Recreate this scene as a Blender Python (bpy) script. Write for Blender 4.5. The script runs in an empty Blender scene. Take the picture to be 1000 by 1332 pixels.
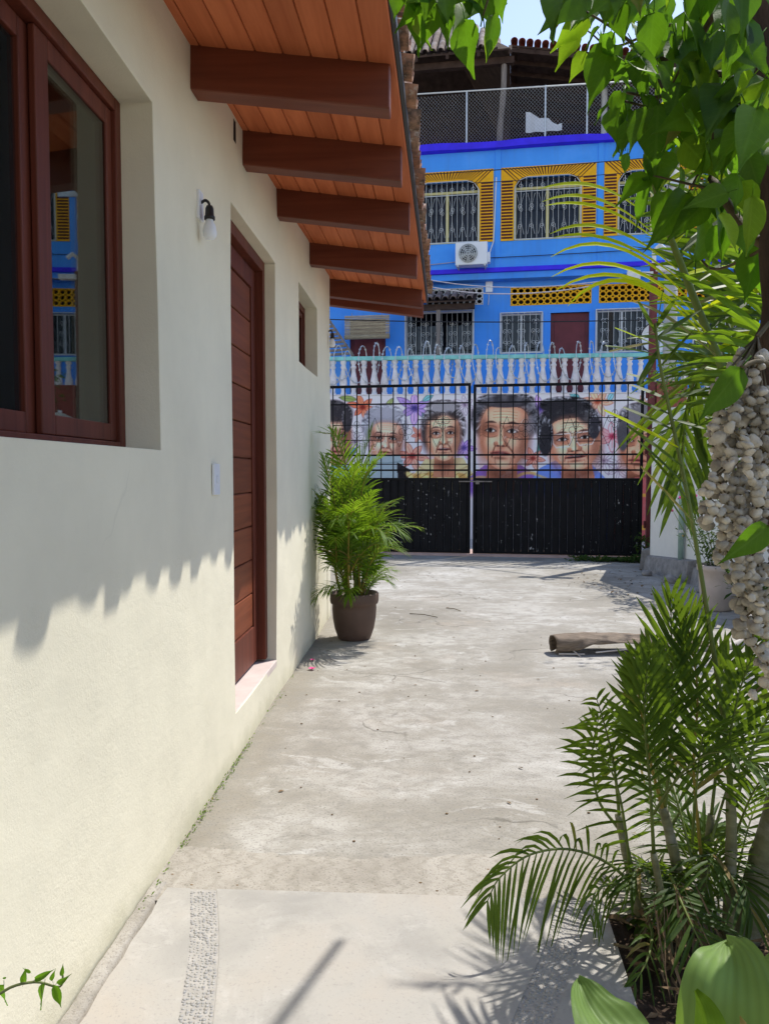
import bpy, bmesh, math, random
import numpy as np
from mathutils import Vector, Matrix

random.seed(7)
rng = np.random.default_rng(7)
SC = bpy.context.scene
COL = SC.collection
R = math.radians

# ------------------------------------------------------------------ camera, sky, sun, exposure
cam_d = bpy.data.cameras.new("camera")
cam = bpy.data.objects.new("camera", cam_d)
COL.objects.link(cam)
cam.location = (0, 0, 1.4)
cam.rotation_euler = (R(90 - 2.92), 0, R(3.03))
cam_d.sensor_fit = 'HORIZONTAL'
cam_d.sensor_width = 36.0
cam_d.lens = 36.0
cam_d.clip_start = 0.05
cam_d.clip_end = 2000
SC.camera = cam

SUN = Vector((0.425, 0.50, 1.0)).normalized()          # towards the sun
world = bpy.data.worlds.new("World")
SC.world = world
world.use_nodes = True
wn = world.node_tree.nodes
sky = wn.new("ShaderNodeTexSky")
sky.sky_type = 'NISHITA'
sky.sun_disc = False
sky.sun_elevation = math.asin(SUN.z)
sky.sun_rotation = math.atan2(SUN.x, SUN.y)
sky.air_density = 0.95
sky.dust_density = 0.25
sky.ozone_density = 2.2
wb = wn.new("ShaderNodeMix")                            # camera white balance, the same over the whole sky
wb.data_type = 'RGBA'
wb.blend_type = 'MULTIPLY'
wb.inputs[0].default_value = 1.0
wb.inputs[7].default_value = (1.13, 0.955, 0.85, 1)
world.node_tree.links.new(sky.outputs[0], wb.inputs[6])
world.node_tree.links.new(wb.outputs[2], wn["Background"].inputs[0])
wn["Background"].inputs[1].default_value = 0.15
sun_d = bpy.data.lights.new("sun", 'SUN')
sun_d.energy = 2.6
sun_d.angle = R(0.5)
sun_d.color = (1.0, 0.955, 0.88)
sun_o = bpy.data.objects.new("sun", sun_d)
COL.objects.link(sun_o)
sun_o.location = (6, 8, 20)
sun_o.rotation_euler = SUN.to_track_quat('Z', 'Y').to_euler()
SC.view_settings.view_transform = 'Standard'
SC.view_settings.look = 'None'
SC.view_settings.gamma = 1.0
SC.view_settings.exposure = 1.02
try:
    SC.view_settings.use_curve_mapping = False
except Exception:
    pass
SC.render.engine = 'CYCLES'
SC.cycles.max_bounces = 10
SC.cycles.diffuse_bounces = 5
SC.cycles.transparent_max_bounces = 12
SC.cycles.caustics_reflective = False
SC.cycles.caustics_refractive = False
SC.cycles.use_denoising = True

# ------------------------------------------------------------------ helpers
_CF = Vector((-math.sin(R(3.03)) * math.cos(R(2.92)), math.cos(R(3.03)) * math.cos(R(2.92)), -math.sin(R(2.92))))
_CR = Vector((math.cos(R(3.03)), math.sin(R(3.03)), 0))
_CU = _CR.cross(_CF)


def at(px, py, y):
    """the point of the place seen at photo pixel (px, py), y metres down the drive"""
    d = _CF + _CR * ((px - 500) / 1000.0) + _CU * ((666 - py) / 1000.0)
    return Vector((0, 0, 1.4)) + d * (y / d.y)


class MB:
    def __init__(s):
        s.v = []
        s.f = []
        s.m = []
        s.k = 0

    def add(s, vs, fs):
        b = len(s.v)
        s.v.extend([tuple(p) for p in vs])
        s.f.extend([tuple(i + b for i in f) for f in fs])
        s.m.extend([s.k] * len(fs))
        return s

    def box(s, x0, x1, y0, y1, z0, z1):
        v = [(x, y, z) for x in (x0, x1) for y in (y0, y1) for z in (z0, z1)]
        return s.add(v, [(0, 1, 3, 2), (4, 6, 7, 5), (0, 4, 5, 1), (2, 3, 7, 6), (0, 2, 6, 4), (1, 5, 7, 3)])

    def hexa(s, p):                                     # 4 bottom + 4 top corners, both anticlockwise
        return s.add(p, [(3, 2, 1, 0), (4, 5, 6, 7), (0, 1, 5, 4), (1, 2, 6, 5), (2, 3, 7, 6), (3, 0, 4, 7)])

    def tube(s, pts, rad, n=6, cap=True):
        pts = [Vector(p) for p in pts]
        if not hasattr(rad, '__len__'):
            rad = [rad] * len(pts)
        ref = None
        vs = []
        for i, p in enumerate(pts):
            t = (pts[min(i + 1, len(pts) - 1)] - pts[max(i - 1, 0)])
            if t.length < 1e-9:
                t = Vector((0, 0, 1))
            t.normalize()
            if ref is None:
                ref = t.orthogonal()
            a = ref - t * ref.dot(t)
            if a.length < 1e-6:
                a = t.orthogonal()
            a.normalize()
            ref = a
            b = t.cross(a)
            for k in range(n):
                an = 2 * math.pi * k / n
                vs.append(p + (a * math.cos(an) + b * math.sin(an)) * rad[i])
        fs = []
        for i in range(len(pts) - 1):
            for k in range(n):
                k2 = (k + 1) % n
                fs.append((i * n + k, i * n + k2, (i + 1) * n + k2, (i + 1) * n + k))
        if cap:
            fs.append(tuple(range(n - 1, -1, -1)))
            fs.append(tuple((len(pts) - 1) * n + k for k in range(n)))
        return s.add(vs, fs)

    def bar(s, a, b, w, h=None):                          # square bar between two points
        h = h or w
        a = Vector(a)
        b = Vector(b)
        t = (b - a).normalized()
        u = t.cross(Vector((0, 0, 1)))
        if u.length < 1e-4:
            u = Vector((1, 0, 0))
        u.normalize()
        q = u.cross(t)
        o = [u * (-w / 2) - q * (h / 2), u * (w / 2) - q * (h / 2), u * (w / 2) + q * (h / 2), u * (-w / 2) + q * (h / 2)]
        return s.add([a + k for k in o] + [b + k for k in o], [(3, 2, 1, 0), (4, 5, 6, 7), (0, 1, 5, 4), (1, 2, 6, 5), (2, 3, 7, 6), (3, 0, 4, 7)])

    def lathe(s, prof, n=16, c=(0, 0, 0), axis='z'):
        vs = []
        for r, z in prof:
            for k in range(n):
                an = 2 * math.pi * k / n
                if axis == 'z':
                    vs.append((c[0] + r * math.cos(an), c[1] + r * math.sin(an), c[2] + z))
                elif axis == 'y':
                    vs.append((c[0] + r * math.cos(an), c[1] + z, c[2] + r * math.sin(an)))
                else:
                    vs.append((c[0] + z, c[1] + r * math.cos(an), c[2] + r * math.sin(an)))
        fs = []
        for i in range(len(prof) - 1):
            for k in range(n):
                k2 = (k + 1) % n
                fs.append((i * n + k, i * n + k2, (i + 1) * n + k2, (i + 1) * n + k))
        return s.add(vs, fs)

    def grid(s, P):                                       # P[i][j] points
        n = len(P)
        m = len(P[0])
        return s.add([p for row in P for p in row],
                     [(i * m + j, (i + 1) * m + j, (i + 1) * m + j + 1, i * m + j + 1) for i in range(n - 1) for j in range(m - 1)])


def mesh_of(name, mb, mats, smooth=False, origin=None):
    me = bpy.data.meshes.new(name)
    v = mb.v
    if origin is not None:
        o = Vector(origin)
        v = [tuple(Vector(p) - o) for p in v]
    me.from_pydata(v, [], mb.f)
    for m in (mats if isinstance(mats, (list, tuple)) else [mats]):
        me.materials.append(m)
    if any(mb.m):
        me.polygons.foreach_set('material_index', mb.m)
    if smooth:
        me.polygons.foreach_set('use_smooth', [True] * len(me.polygons))
    me.update()
    return me


def link(name, me, parent=None, loc=None, rot=None, scale=None):
    o = bpy.data.objects.new(name, me)
    COL.objects.link(o)
    if parent is not None:
        o.parent = parent
    if loc is not None:
        o.location = loc
    if rot is not None:
        o.rotation_euler = rot
    if scale is not None:
        o.scale = scale
    return o


def wloc(o):
    p = Vector((0, 0, 0))
    while o is not None:
        p = p + Vector(o.location)
        o = o.parent
    return p


def build(name, mb, mats, parent=None, smooth=False, world=False, bevel=0, recalc=False, seg=2):
    """world=True: the builder holds world coordinates and the (unturned) parents sit at a location"""
    me = mesh_of(name, mb, mats, smooth, wloc(parent) if (world and parent is not None) else None)
    if recalc or bevel:
        bm = bmesh.new()
        bm.from_mesh(me)
        bmesh.ops.remove_doubles(bm, verts=bm.verts, dist=1e-5)
        bmesh.ops.recalc_face_normals(bm, faces=bm.faces)
        if bevel:
            es = [e for e in bm.edges if len(e.link_faces) == 2 and e.calc_face_angle(0) > 0.6]
            bmesh.ops.bevel(bm, geom=es, offset=bevel, segments=seg, profile=0.5, affect='EDGES', clamp_overlap=True)
        bm.to_mesh(me)
        bm.free()
    o = link(name, me, parent)
    return o


def tag(o, label=None, cat=None, group=None, kind=None):
    if label:
        o['label'] = label
    if cat:
        o['category'] = cat
    if group:
        o['group'] = group
    if kind:
        o['kind'] = kind
    return o


def thing(name, label, cat, loc=(0, 0, 0), rz=0.0, group=None):
    o = bpy.data.objects.new(name, None)
    o.empty_display_size = 0.1
    COL.objects.link(o)
    o.location = loc
    o.rotation_euler = (0, 0, rz)
    return tag(o, label, cat, group)


def bez(p, n):
    p = [Vector(q) for q in p]
    out = []
    for i in range(n + 1):
        t = i / n
        q = list(p)
        while len(q) > 1:
            q = [q[k].lerp(q[k + 1], t) for k in range(len(q) - 1)]
        out.append(q[0])
    return out


def spline(p, n):                                         # Catmull-Rom through points
    p = [Vector(q) for q in p]
    P = [p[0] * 2 - p[1]] + p + [p[-1] * 2 - p[-2]]
    out = []
    for i in range(1, len(P) - 2):
        a, b, c, d = P[i - 1:i + 3]
        for k in range(n):
            t = k / n
            out.append(0.5 * ((2 * b) + (c - a) * t + (2 * a - 5 * b + 4 * c - d) * t * t + (3 * b - a - 3 * c + d) * t ** 3))
    out.append(p[-1])
    return out


# ------------------------------------------------------------------ materials
def srgb(r, g, b):
    f = lambda c: ((c / 255) / 12.92) if c / 255 <= 0.04045 else (((c / 255) + 0.055) / 1.055) ** 2.4
    return (f(r), f(g), f(b), 1)


class NT:
    def __init__(s, name):
        s.mat = bpy.data.materials.new(name)
        s.mat.use_nodes = True
        s.t = s.mat.node_tree
        s.bsdf = s.t.nodes["Principled BSDF"]
        s.out = s.t.nodes["Material Output"]
        s.co = None

    def n(s, typ, **kw):
        x = s.t.nodes.new("ShaderNode" + typ)
        for k, v in kw.items():
            setattr(x, k, v)
        return x

    def l(s, a, b):
        s.t.links.new(a, b)

    def coords(s, scale=(1, 1, 1), rot=(0, 0, 0), which='Position'):
        tc = s.n("NewGeometry" if which == 'Position' else "TexCoord")
        mp = s.n("Mapping")
        mp.inputs['Scale'].default_value = scale
        mp.inputs['Rotation'].default_value = rot
        s.l(tc.outputs[which], mp.inputs[0])
        return mp.outputs[0]

    def noise(s, vec, scale, detail=5, rough=0.55, dist=0.0):
        x = s.n("TexNoise")
        x.inputs['Scale'].default_value = scale
        x.inputs['Detail'].default_value = detail
        x.inputs['Roughness'].default_value = rough
        x.inputs['Distortion'].default_value = dist
        s.l(vec, x.inputs['Vector'])
        return x.outputs['Fac']

    def ramp(s, fac, stops):
        x = s.n("ValToRGB")
        e = x.color_ramp.elements
        while len(e) < len(stops):
            e.new(0.5)
        for k, (p, c) in zip(e, stops):
            k.position = p
            k.color = c if hasattr(c, '__len__') else (c, c, c, 1)
        s.l(fac, x.inputs[0])
        return x.outputs[0]

    def mix(s, fac, a, b, mode='MIX'):
        x = s.n("Mix", data_type='RGBA', blend_type=mode)
        for sock, v in ((x.inputs[0], fac), (x.inputs[6], a), (x.inputs[7], b)):
            if hasattr(v, 'is_linked') or hasattr(v, 'links'):
                s.l(v, sock)
            elif hasattr(v, '__len__'):
                sock.default_value = v if len(v) == 4 else (*v, 1)
            else:
                sock.default_value = v
        return x.outputs[2]

    def math(s, op, a, b=0.0):
        x = s.n("Math", operation=op)
        for sock, v in ((x.inputs[0], a), (x.inputs[1], b)):
            if hasattr(v, 'links'):
                s.l(v, sock)
            else:
                sock.default_value = v
        return x.outputs[0]

    def bump(s, h, strength=0.3, dist=0.01, prev=None):
        x = s.n("Bump")
        x.inputs['Strength'].default_value = strength
        x.inputs['Distance'].default_value = dist
        s.l(h, x.inputs['Height'])
        if prev is not None:
            s.l(prev, x.inputs['Normal'])
        s.l(x.outputs[0], s.bsdf.inputs['Normal'])
        return x.outputs[0]

    def base(s, c):
        if hasattr(c, 'links'):
            s.l(c, s.bsdf.inputs['Base Color'])
        else:
            s.bsdf.inputs['Base Color'].default_value = c if len(c) == 4 else (*c, 1)

    def set(s, rough=0.6, spec=0.5, metal=0.0):
        s.bsdf.inputs['Roughness'].default_value = rough
        s.bsdf.inputs['Specular IOR Level'].default_value = spec
        s.bsdf.inputs['Metallic'].default_value = metal
        return s.mat


def c4(*c):
    return (*c, 1) if len(c) == 3 else c


def simple(name, col, rough=0.6, spec=0.4, metal=0.0, var=0.15, scale=6.0, bump=0.0, bscale=60.0, stretch=(1, 1, 1), dirt=None, rand=0.0, streak=0.0):
    t = NT(name)
    v = t.coords(stretch)
    n = t.noise(v, scale, 6, 0.6)
    lo = [max(0, c * (1 - var)) for c in col]
    hi = [min(1, c * (1 + var)) for c in col]
    c = t.ramp(n, [(0.3, c4(*lo)), (0.7, c4(*hi))])
    if dirt:
        d = t.noise(v, scale * 0.37, 8, 0.65)
        c = t.mix(t.ramp(d, [(0.5, 0.0), (0.72, 1.0)]), c, dirt)
    if streak:                                           # rain streaks and faded patches
        d = t.noise(t.coords((2.6, 1, .22)), 2.2, 8, .68)
        c = t.mix(t.ramp(d, [(.50, 0.0), (.70, streak)]), c, c4(*[q * .55 + .05 for q in col[:3]]))
        d = t.noise(t.coords((1, 1, 1)), 0.9, 8, .7)
        c = t.mix(t.ramp(d, [(.52, 0.0), (.72, streak * .8)]), c, c4(*[min(1, q * .8 + .14) for q in col[:3]]))
    if rand:
        oi = t.n("ObjectInfo")
        k = t.math('MULTIPLY_ADD', oi.outputs['Random'], 2 * rand)
        k.node.inputs[2].default_value = 1 - rand
        x = t.n("HueSaturation")
        t.l(k, x.inputs['Value'])
        t.l(c, x.inputs['Color'])
        c = x.outputs[0]
    t.base(c)
    if bump:
        t.bump(t.noise(v, bscale, 6, 0.65), bump, 0.01)
    return t.set(rough, spec, metal)


def leafmat(name, col, trans=0.35, tcol=None, rough=0.45, vein=0.0, var=0.3, spec=0.35, dead=0.035, stripe=0.0):
    t = NT(name)
    oi = t.n("ObjectInfo")
    geo = t.n("NewGeometry")
    rnd = t.math('ADD', oi.outputs['Random'], geo.outputs['Random Per Island'])
    rnd = t.math('FRACT', rnd)
    v = t.coords(which='Object')
    n = t.noise(v, 9.0, 3, 0.5)
    f = t.math('ADD', t.math('MULTIPLY', rnd, 0.6), t.math('MULTIPLY', n, 0.4))
    lo = c4(*[c * (1 - var) for c in col])
    hi = c4(col[0] * (1 + var * 1.5), col[1] * (1 + var), col[2] * (1 + var * .3))
    c = t.ramp(f, [(0.15, lo), (0.85, hi)])
    tips = t.ramp(rnd, [(1 - dead - .004, 0.0), (1 - dead, 1.0)])
    spots = t.ramp(t.noise(v, 22, 4, .7), [(.70, 0.0), (.76, .6)])
    c = t.mix(tips, c, c4(0.22, 0.15, 0.05))
    c = t.mix(t.math('MULTIPLY', spots, .6 if vein else .25), c, c4(0.14, 0.10, 0.03))
    if stripe:                                           # parallel veins stored along the blade
        aa = t.n('Attribute')
        aa.attribute_name = 'stripe'
        c = t.mix(t.math('MULTIPLY', aa.outputs['Fac'], stripe), c, c4(*[q * .45 for q in col]))
    if vein:
        sx = t.n("SeparateXYZ")
        t.l(v, sx.inputs[0])
        ay = t.math('ABSOLUTE', sx.outputs[1])
        k = t.math('FRACT', t.math('MULTIPLY', t.math('SUBTRACT', sx.outputs[0], t.math('MULTIPLY', ay, 1.1)), 8.0))
        ve = t.ramp(k, [(0.0, 1.0), (0.10, 0.0), (0.93, 0.0), (1.0, 1.0)])
        ve = t.math('MAXIMUM', ve, t.ramp(ay, [(0.0, 1.0), (0.014, 1.0), (0.022, 0.0)]))
        c = t.mix(t.math('MULTIPLY', ve, vein), c, c4(min(1, col[0] * 2.6 + .02), min(1, col[1] * 2.0 + .03), col[2] * 2 + .01))
    t.base(c)
    t.set(rough, spec)
    tr = t.n("BsdfTranslucent")
    tc = tcol or (col[0] * 3.2, col[1] * 2.6, col[2] * 1.1)
    cc = t.ramp(f, [(0.15, c4(*[min(1, q * .8) for q in tc])), (0.85, c4(*[min(1, q * 1.15) for q in tc]))])
    t.l(cc, tr.inputs[0])
    ms = t.n("MixShader")
    ms.inputs[0].default_value = trans
    t.l(t.bsdf.outputs[0], ms.inputs[1])
    t.l(tr.outputs[0], ms.inputs[2])
    t.l(ms.outputs[0], t.out.inputs[0])
    t.bump(t.noise(v, 55, 2, 0.5), 0.12, 0.004)
    return t.mat


M = {}


def plaster(name, col, fine=0.25, blotch=0.07):
    t = NT(name)
    v = t.coords()
    n = t.noise(v, 1.6, 6, 0.6)
    c = t.ramp(n, [(0.3, c4(*[q * (1 - blotch) for q in col])), (0.7, c4(*[min(1, q * (1 + blotch)) for q in col]))])
    # faint splash dirt just above the ground, patchy
    sx = t.n("SeparateXYZ")
    t.l(v, sx.inputs[0])
    z = t.math('ADD', sx.outputs[2], t.math('MULTIPLY', t.math('SUBTRACT', t.noise(v, 9, 8, 0.7), 0.5), 0.22))
    stain = t.ramp(z, [(0.0, 1.0), (0.05, 0.55), (0.11, 0.0)])
    c = t.mix(t.math('MULTIPLY', stain, 0.38), c, c4(0.36, 0.34, 0.20))
    # hairline scuffs
    s2 = t.noise(t.coords((1, 3.0, 0.35)), 5.0, 10, 0.75)
    c = t.mix(t.ramp(s2, [(0.62, 0.0), (0.78, 0.22)]), c, c4(0.50, 0.48, 0.40))
    t.base(c)
    # hairline cracks, faint
    nz = t.n("TexNoise")
    nz.inputs['Scale'].default_value = 3.0
    t.l(v, nz.inputs['Vector'])
    ad = t.n("VectorMath", operation='ADD')
    sc_ = t.n("VectorMath", operation='SCALE')
    sc_.inputs['Scale'].default_value = 0.5
    t.l(nz.outputs['Color'], sc_.inputs[0])
    t.l(v, ad.inputs[0])
    t.l(sc_.outputs[0], ad.inputs[1])
    vo = t.n("TexVoronoi", feature='DISTANCE_TO_EDGE')
    vo.inputs['Scale'].default_value = 0.8
    t.l(ad.outputs[0], vo.inputs['Vector'])
    ck = t.math('MULTIPLY', t.ramp(vo.outputs['Distance'], [(0.0, 1.0), (0.0025, 0.0)]), t.ramp(t.noise(v, 0.8, 2, 0.5), [(0.54, 0.0), (0.64, 0.14)]))
    c = t.mix(ck, c, c4(0.40, 0.37, 0.28))
    t.base(c)
    rough_mask = t.ramp(t.noise(v, 1.3, 4, 0.6), [(0.35, 0.25), (0.65, 1.0)])
    h = t.math('MULTIPLY', t.mix(0.5, t.noise(v, 130, 4, 0.7), t.noise(v, 38, 5, 0.6)), rough_mask)
    b1 = t.bump(h, fine, 0.006)
    b2 = t.bump(t.noise(t.coords((1, 0.6, 1.6)), 7.0, 3, 0.5, 0.3), 0.08, 0.02, prev=b1)
    t.bump(t.noise(v, 2.2, 2, 0.5), 0.35, 0.03, prev=b2)
    return t.set(0.85, 0.2)


M['house'] = plaster("cream_plaster", (0.775, 0.730, 0.575), 0.55, 0.07)
M['whitewall'] = plaster("white_plaster", (0.80, 0.775, 0.70), 0.3, 0.10)
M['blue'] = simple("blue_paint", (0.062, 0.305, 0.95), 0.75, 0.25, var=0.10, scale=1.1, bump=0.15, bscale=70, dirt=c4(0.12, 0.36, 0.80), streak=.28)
M['blue_lit'] = simple("blue_paint_lit", (0.070, 0.335, 0.97), 0.75, 0.25, var=0.10, scale=0.9, bump=0.15, bscale=70, streak=.28)  # lighter copy of the blue, the upper wall's light put into its colour
M['deepblue'] = simple("deep_blue_paint", (0.05, 0.03, 0.80), 0.7, 0.25, var=0.15, scale=3, bump=0.1)
M['teal'] = simple("teal_paint", (0.26, 0.64, 0.62), 0.7, 0.2, var=0.2, scale=5)
M['balu'] = simple("baluster_white", (0.80, 0.77, 0.79), 0.75, 0.2, var=0.12, scale=7, dirt=c4(0.45, 0.43, 0.44), bump=0.1)
M['yellow'] = simple("yellow_paint", (0.84, 0.43, 0.012), 0.7, 0.25, var=0.12, scale=6)
M['stripe'] = simple("dark_stripe_paint", (0.10, 0.025, 0.018), 0.7, 0.2, var=0.3, scale=9)
M['whitemetal'] = simple("white_painted_metal", (0.62, 0.63, 0.63), 0.5, 0.4, var=0.12, scale=9)
M['creammetal'] = simple("cream_window_frame", (0.66, 0.58, 0.24), 0.5, 0.4, var=0.1)
M['galv'] = simple("galvanised_wire", (0.55, 0.57, 0.58), 0.4, 0.5, metal=0.6, var=0.12, scale=12)
M['darkroom'] = simple("dark_interior", (0.045, 0.043, 0.04), 0.9, 0.1, var=0.3, scale=1.5)
M['room'] = simple("room_wall", (0.20, 0.205, 0.185), 0.9, 0.1, var=0.1, scale=1.5)
M['curtain'] = simple("dark_curtain", (0.035, 0.04, 0.085), 0.9, 0.1, var=0.7, scale=5, stretch=(6, 1, .6))
M['curtain_red'] = simple("wine_curtain", (0.075, 0.012, 0.03), 0.9, 0.1, var=0.5, scale=5, stretch=(6, 1, .6))
M['maroon'] = simple("maroon_paint", (0.13, 0.022, 0.03), 0.55, 0.35, var=0.2, scale=3, bump=0.1)
M['redpost'] = simple("rusty_red_paint", (0.14, 0.035, 0.035), 0.65, 0.3, var=0.3, scale=8, bump=0.25)
M['redwall'] = simple("brick_red_render", (0.26, 0.075, 0.06), 0.8, 0.2, var=0.2, scale=4, bump=0.2)
M['plastic'] = simple("white_plastic", (0.76, 0.78, 0.82), 0.35, 0.45, var=0.03)
M['acgrey'] = simple("grey_fan_grille", (0.30, 0.31, 0.31), 0.5, 0.4, var=0.1)
M['blackplastic'] = simple("black_rubber", (0.018, 0.018, 0.02), 0.45, 0.4, var=0.2)
M['cable'] = simple("black_cable", (0.025, 0.025, 0.028), 0.6, 0.3, var=0.2)
M['palecable'] = simple("pale_cable", (0.42, 0.40, 0.44), 0.6, 0.3, var=0.2)
M['oldwood'] = simple("weathered_timber", (0.22, 0.19, 0.17), 0.85, 0.15, var=0.35, scale=5, stretch=(4, 4, .5), bump=0.3, bscale=30)
M['roofwood'] = simple("dark_roof_timber", (0.06, 0.038, 0.03), 0.85, 0.15, var=0.35, scale=5, bump=0.2)
M['bamboo'] = simple("bamboo_slats", (0.42, 0.34, 0.22), 0.7, 0.2, var=0.35, scale=8, stretch=(1, 1, 12), rand=0.15)
M['concpole'] = simple("pole_concrete", (0.40, 0.40, 0.39), 0.85, 0.2, var=0.15, scale=6, bump=0.2)
M['street'] = simple("street_concrete", (0.48, 0.46, 0.43), 0.9, 0.2, var=0.2, scale=1.2, bump=0.2)
M['earth'] = simple("bare_ground", (0.28, 0.25, 0.20), 0.95, 0.1, var=0.3, scale=0.8, bump=0.3, bscale=6)
M['threshold'] = simple("pink_threshold", (0.52, 0.37, 0.33), 0.85, 0.2, var=0.15, scale=4, bump=0.2)
M['sill'] = simple("pinkish_marble", (0.66, 0.56, 0.52), 0.5, 0.4, var=0.12, scale=7)
M['soil'] = simple("dark_soil", (0.055, 0.038, 0.027), 0.95, 0.1, var=0.5, scale=18, bump=0.8, bscale=45)
M['pebble'] = simple("grey_pebble", (0.30, 0.31, 0.33), 0.6, 0.35, var=0.3, scale=14, rand=0.0)
M['mortar'] = simple("pebble_mortar", (0.385, 0.365, 0.335), 0.9, 0.2, var=0.15, scale=30, bump=0.3)
M['potbrown'] = simple("brown_plastic_pot", (0.115, 0.072, 0.055), 0.6, 0.3, var=0.15, scale=5, dirt=c4(0.20, 0.15, 0.13))
M['potpale'] = simple("pale_clay_pot", (0.55, 0.47, 0.42), 0.8, 0.2, var=0.12, scale=5, bump=0.15)
M['cane'] = simple("palm_cane", (0.17, 0.165, 0.085), 0.6, 0.3, var=0.35, scale=14, stretch=(1, 1, 2.5), bump=0.3, bscale=60, dirt=c4(0.32, 0.31, 0.25))
M['stemgreen'] = simple("green_stem", (0.13, 0.17, 0.035), 0.5, 0.35, var=0.3, scale=9)
M['stemyellow'] = simple("yellow_stem", (0.30, 0.22, 0.04), 0.5, 0.35, var=0.25, scale=9)
M['bark'] = simple("dark_bark", (0.075, 0.05, 0.036), 0.9, 0.15, var=0.45, scale=14, stretch=(2, 2, .6), bump=0.9, bscale=40)
M['twig'] = simple("brown_twig", (0.11, 0.085, 0.045), 0.8, 0.2, var=0.35, scale=20, bump=0.4)
M['greentwig'] = simple("green_twig", (0.12, 0.14, 0.05), 0.7, 0.2, var=0.35, scale=20)
M['sheath'] = simple("dry_palm_sheath", (0.20, 0.155, 0.115), 0.75, 0.25, var=0.4, scale=7, stretch=(1.2, 9, 9), bump=0.5, bscale=22)
M['sheathpale'] = simple("pale_sheath_stalk", (0.52, 0.48, 0.44), 0.7, 0.25, var=0.2, scale=9)
M['dryleaf'] = simple("dry_straw", (0.17, 0.115, 0.065), 0.85, 0.15, var=0.45, scale=12)
M['shell'] = simple("cream_shell", (0.50, 0.45, 0.36), 0.7, 0.25, var=0.28, scale=30, bump=0.5, bscale=90, rand=0.25)
M['petal'] = simple("magenta_petal", (0.72, 0.07, 0.27), 0.6, 0.3, var=0.25, scale=40)
M['stone'] = simple("grey_stone", (0.30, 0.28, 0.26), 0.9, 0.2, var=0.3, scale=10, bump=0.5, bscale=30)
M['pipegreen'] = simple("pale_green_pipe", (0.30, 0.42, 0.36), 0.5, 0.35, var=0.12)
M['hills'] = simple("green_hill", (0.06, 0.09, 0.05), 0.95, 0.1, var=0.4, scale=0.06, bump=0.5, bscale=0.4)

M['leaf_tree'] = leafmat("broad_tree_leaf", (0.030, 0.075, 0.009), 0.40, (0.21, 0.46, 0.015), 0.55, vein=0.45, var=0.45, spec=0.2, dead=0.02)
M['leaf_palm'] = leafmat("potted_palm_leaf", (0.066, 0.150, 0.012), 0.40, (0.32, 0.52, 0.02), 0.5, var=0.4, spec=0.25)
M['leaf_clump'] = leafmat("palm_clump_leaf", (0.040, 0.083, 0.015), 0.30, (0.24, 0.38, 0.02), 0.5, var=0.4, spec=0.22)
M['leaf_bright'] = leafmat("sunlit_palm_leaflet", (0.30, 0.44, 0.012), 0.62, (0.78, 0.95, 0.02), 0.65, spec=0.1, dead=0.0)  # brightened palm leaf copy, sunshine put into the colour
M['leaf_broad'] = leafmat("broad_garden_leaf", (0.13, 0.23, 0.075), 0.28, (0.30, 0.48, 0.04), 0.5, var=0.35, spec=0.25, dead=0.0, stripe=0.32)
M['leaf_weed'] = leafmat("weed_leaf", (0.042, 0.085, 0.022), 0.25, None, 0.75, spec=0.1)
M['leaf_sun'] = leafmat("sunlit_leaf", (0.075, 0.15, 0.010), 0.45, (0.36, 0.60, 0.02), 0.6, vein=0.4, spec=0.15, dead=0.0)  # copy of the tree leaf with backlight put into its colour
M['flower'] = leafmat("bougainvillea_bract", (0.60, 0.04, 0.30), 0.45, (0.9, 0.08, 0.45), 0.6)
M['leaf_brown'] = leafmat("reddish_young_leaf", (0.12, 0.06, 0.03), 0.3, (0.3, 0.12, 0.05), 0.5)


def wood(name, c1, c2, rough=0.42, axis=1, rand=0.12, spec=0.35, bump=0.15):
    t = NT(name)
    sc = [26, 26, 26]
    sc[axis] = 1.3
    v = t.coords(tuple(sc))
    n = t.noise(v, 1.0, 8, 0.62, 0.6)
    sc2 = [3, 3, 3]
    sc2[axis] = 0.5
    n2 = t.noise(t.coords(tuple(sc2)), 1.0, 4, 0.5)
    f = t.math('ADD', t.math('MULTIPLY', n, 0.65), t.math('MULTIPLY', n2, 0.35))
    c = t.ramp(f, [(0.32, c4(*c1)), (0.68, c4(*c2))])
    oi = t.n("ObjectInfo")
    k = t.math('MULTIPLY_ADD', oi.outputs['Random'], 2 * rand)
    k.node.inputs[2].default_value = 1 - rand
    hs = t.n("HueSaturation")
    t.l(k, hs.inputs['Value'])
    t.l(c, hs.inputs['Color'])
    t.base(hs.outputs[0])
    t.bump(n, bump, 0.003)
    return t.set(rough, spec)


M['deck'] = wood("cedar_deck", (0.46, 0.115, 0.042), (0.68, 0.21, 0.085), 0.6, 1, 0.14, 0.2)
M['rafter'] = wood("stained_rafter", (0.105, 0.026, 0.013), (0.19, 0.052, 0.026), 0.5, 0, 0.08)
M['doorwood'] = wood("door_timber", (0.12, 0.030, 0.013), (0.25, 0.070, 0.028), 0.5, 1, 0.18, 0.2)
M['framewood'] = wood("frame_timber", (0.075, 0.017, 0.010), (0.165, 0.042, 0.023), 0.5, 2, 0.06, 0.22)


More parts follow.
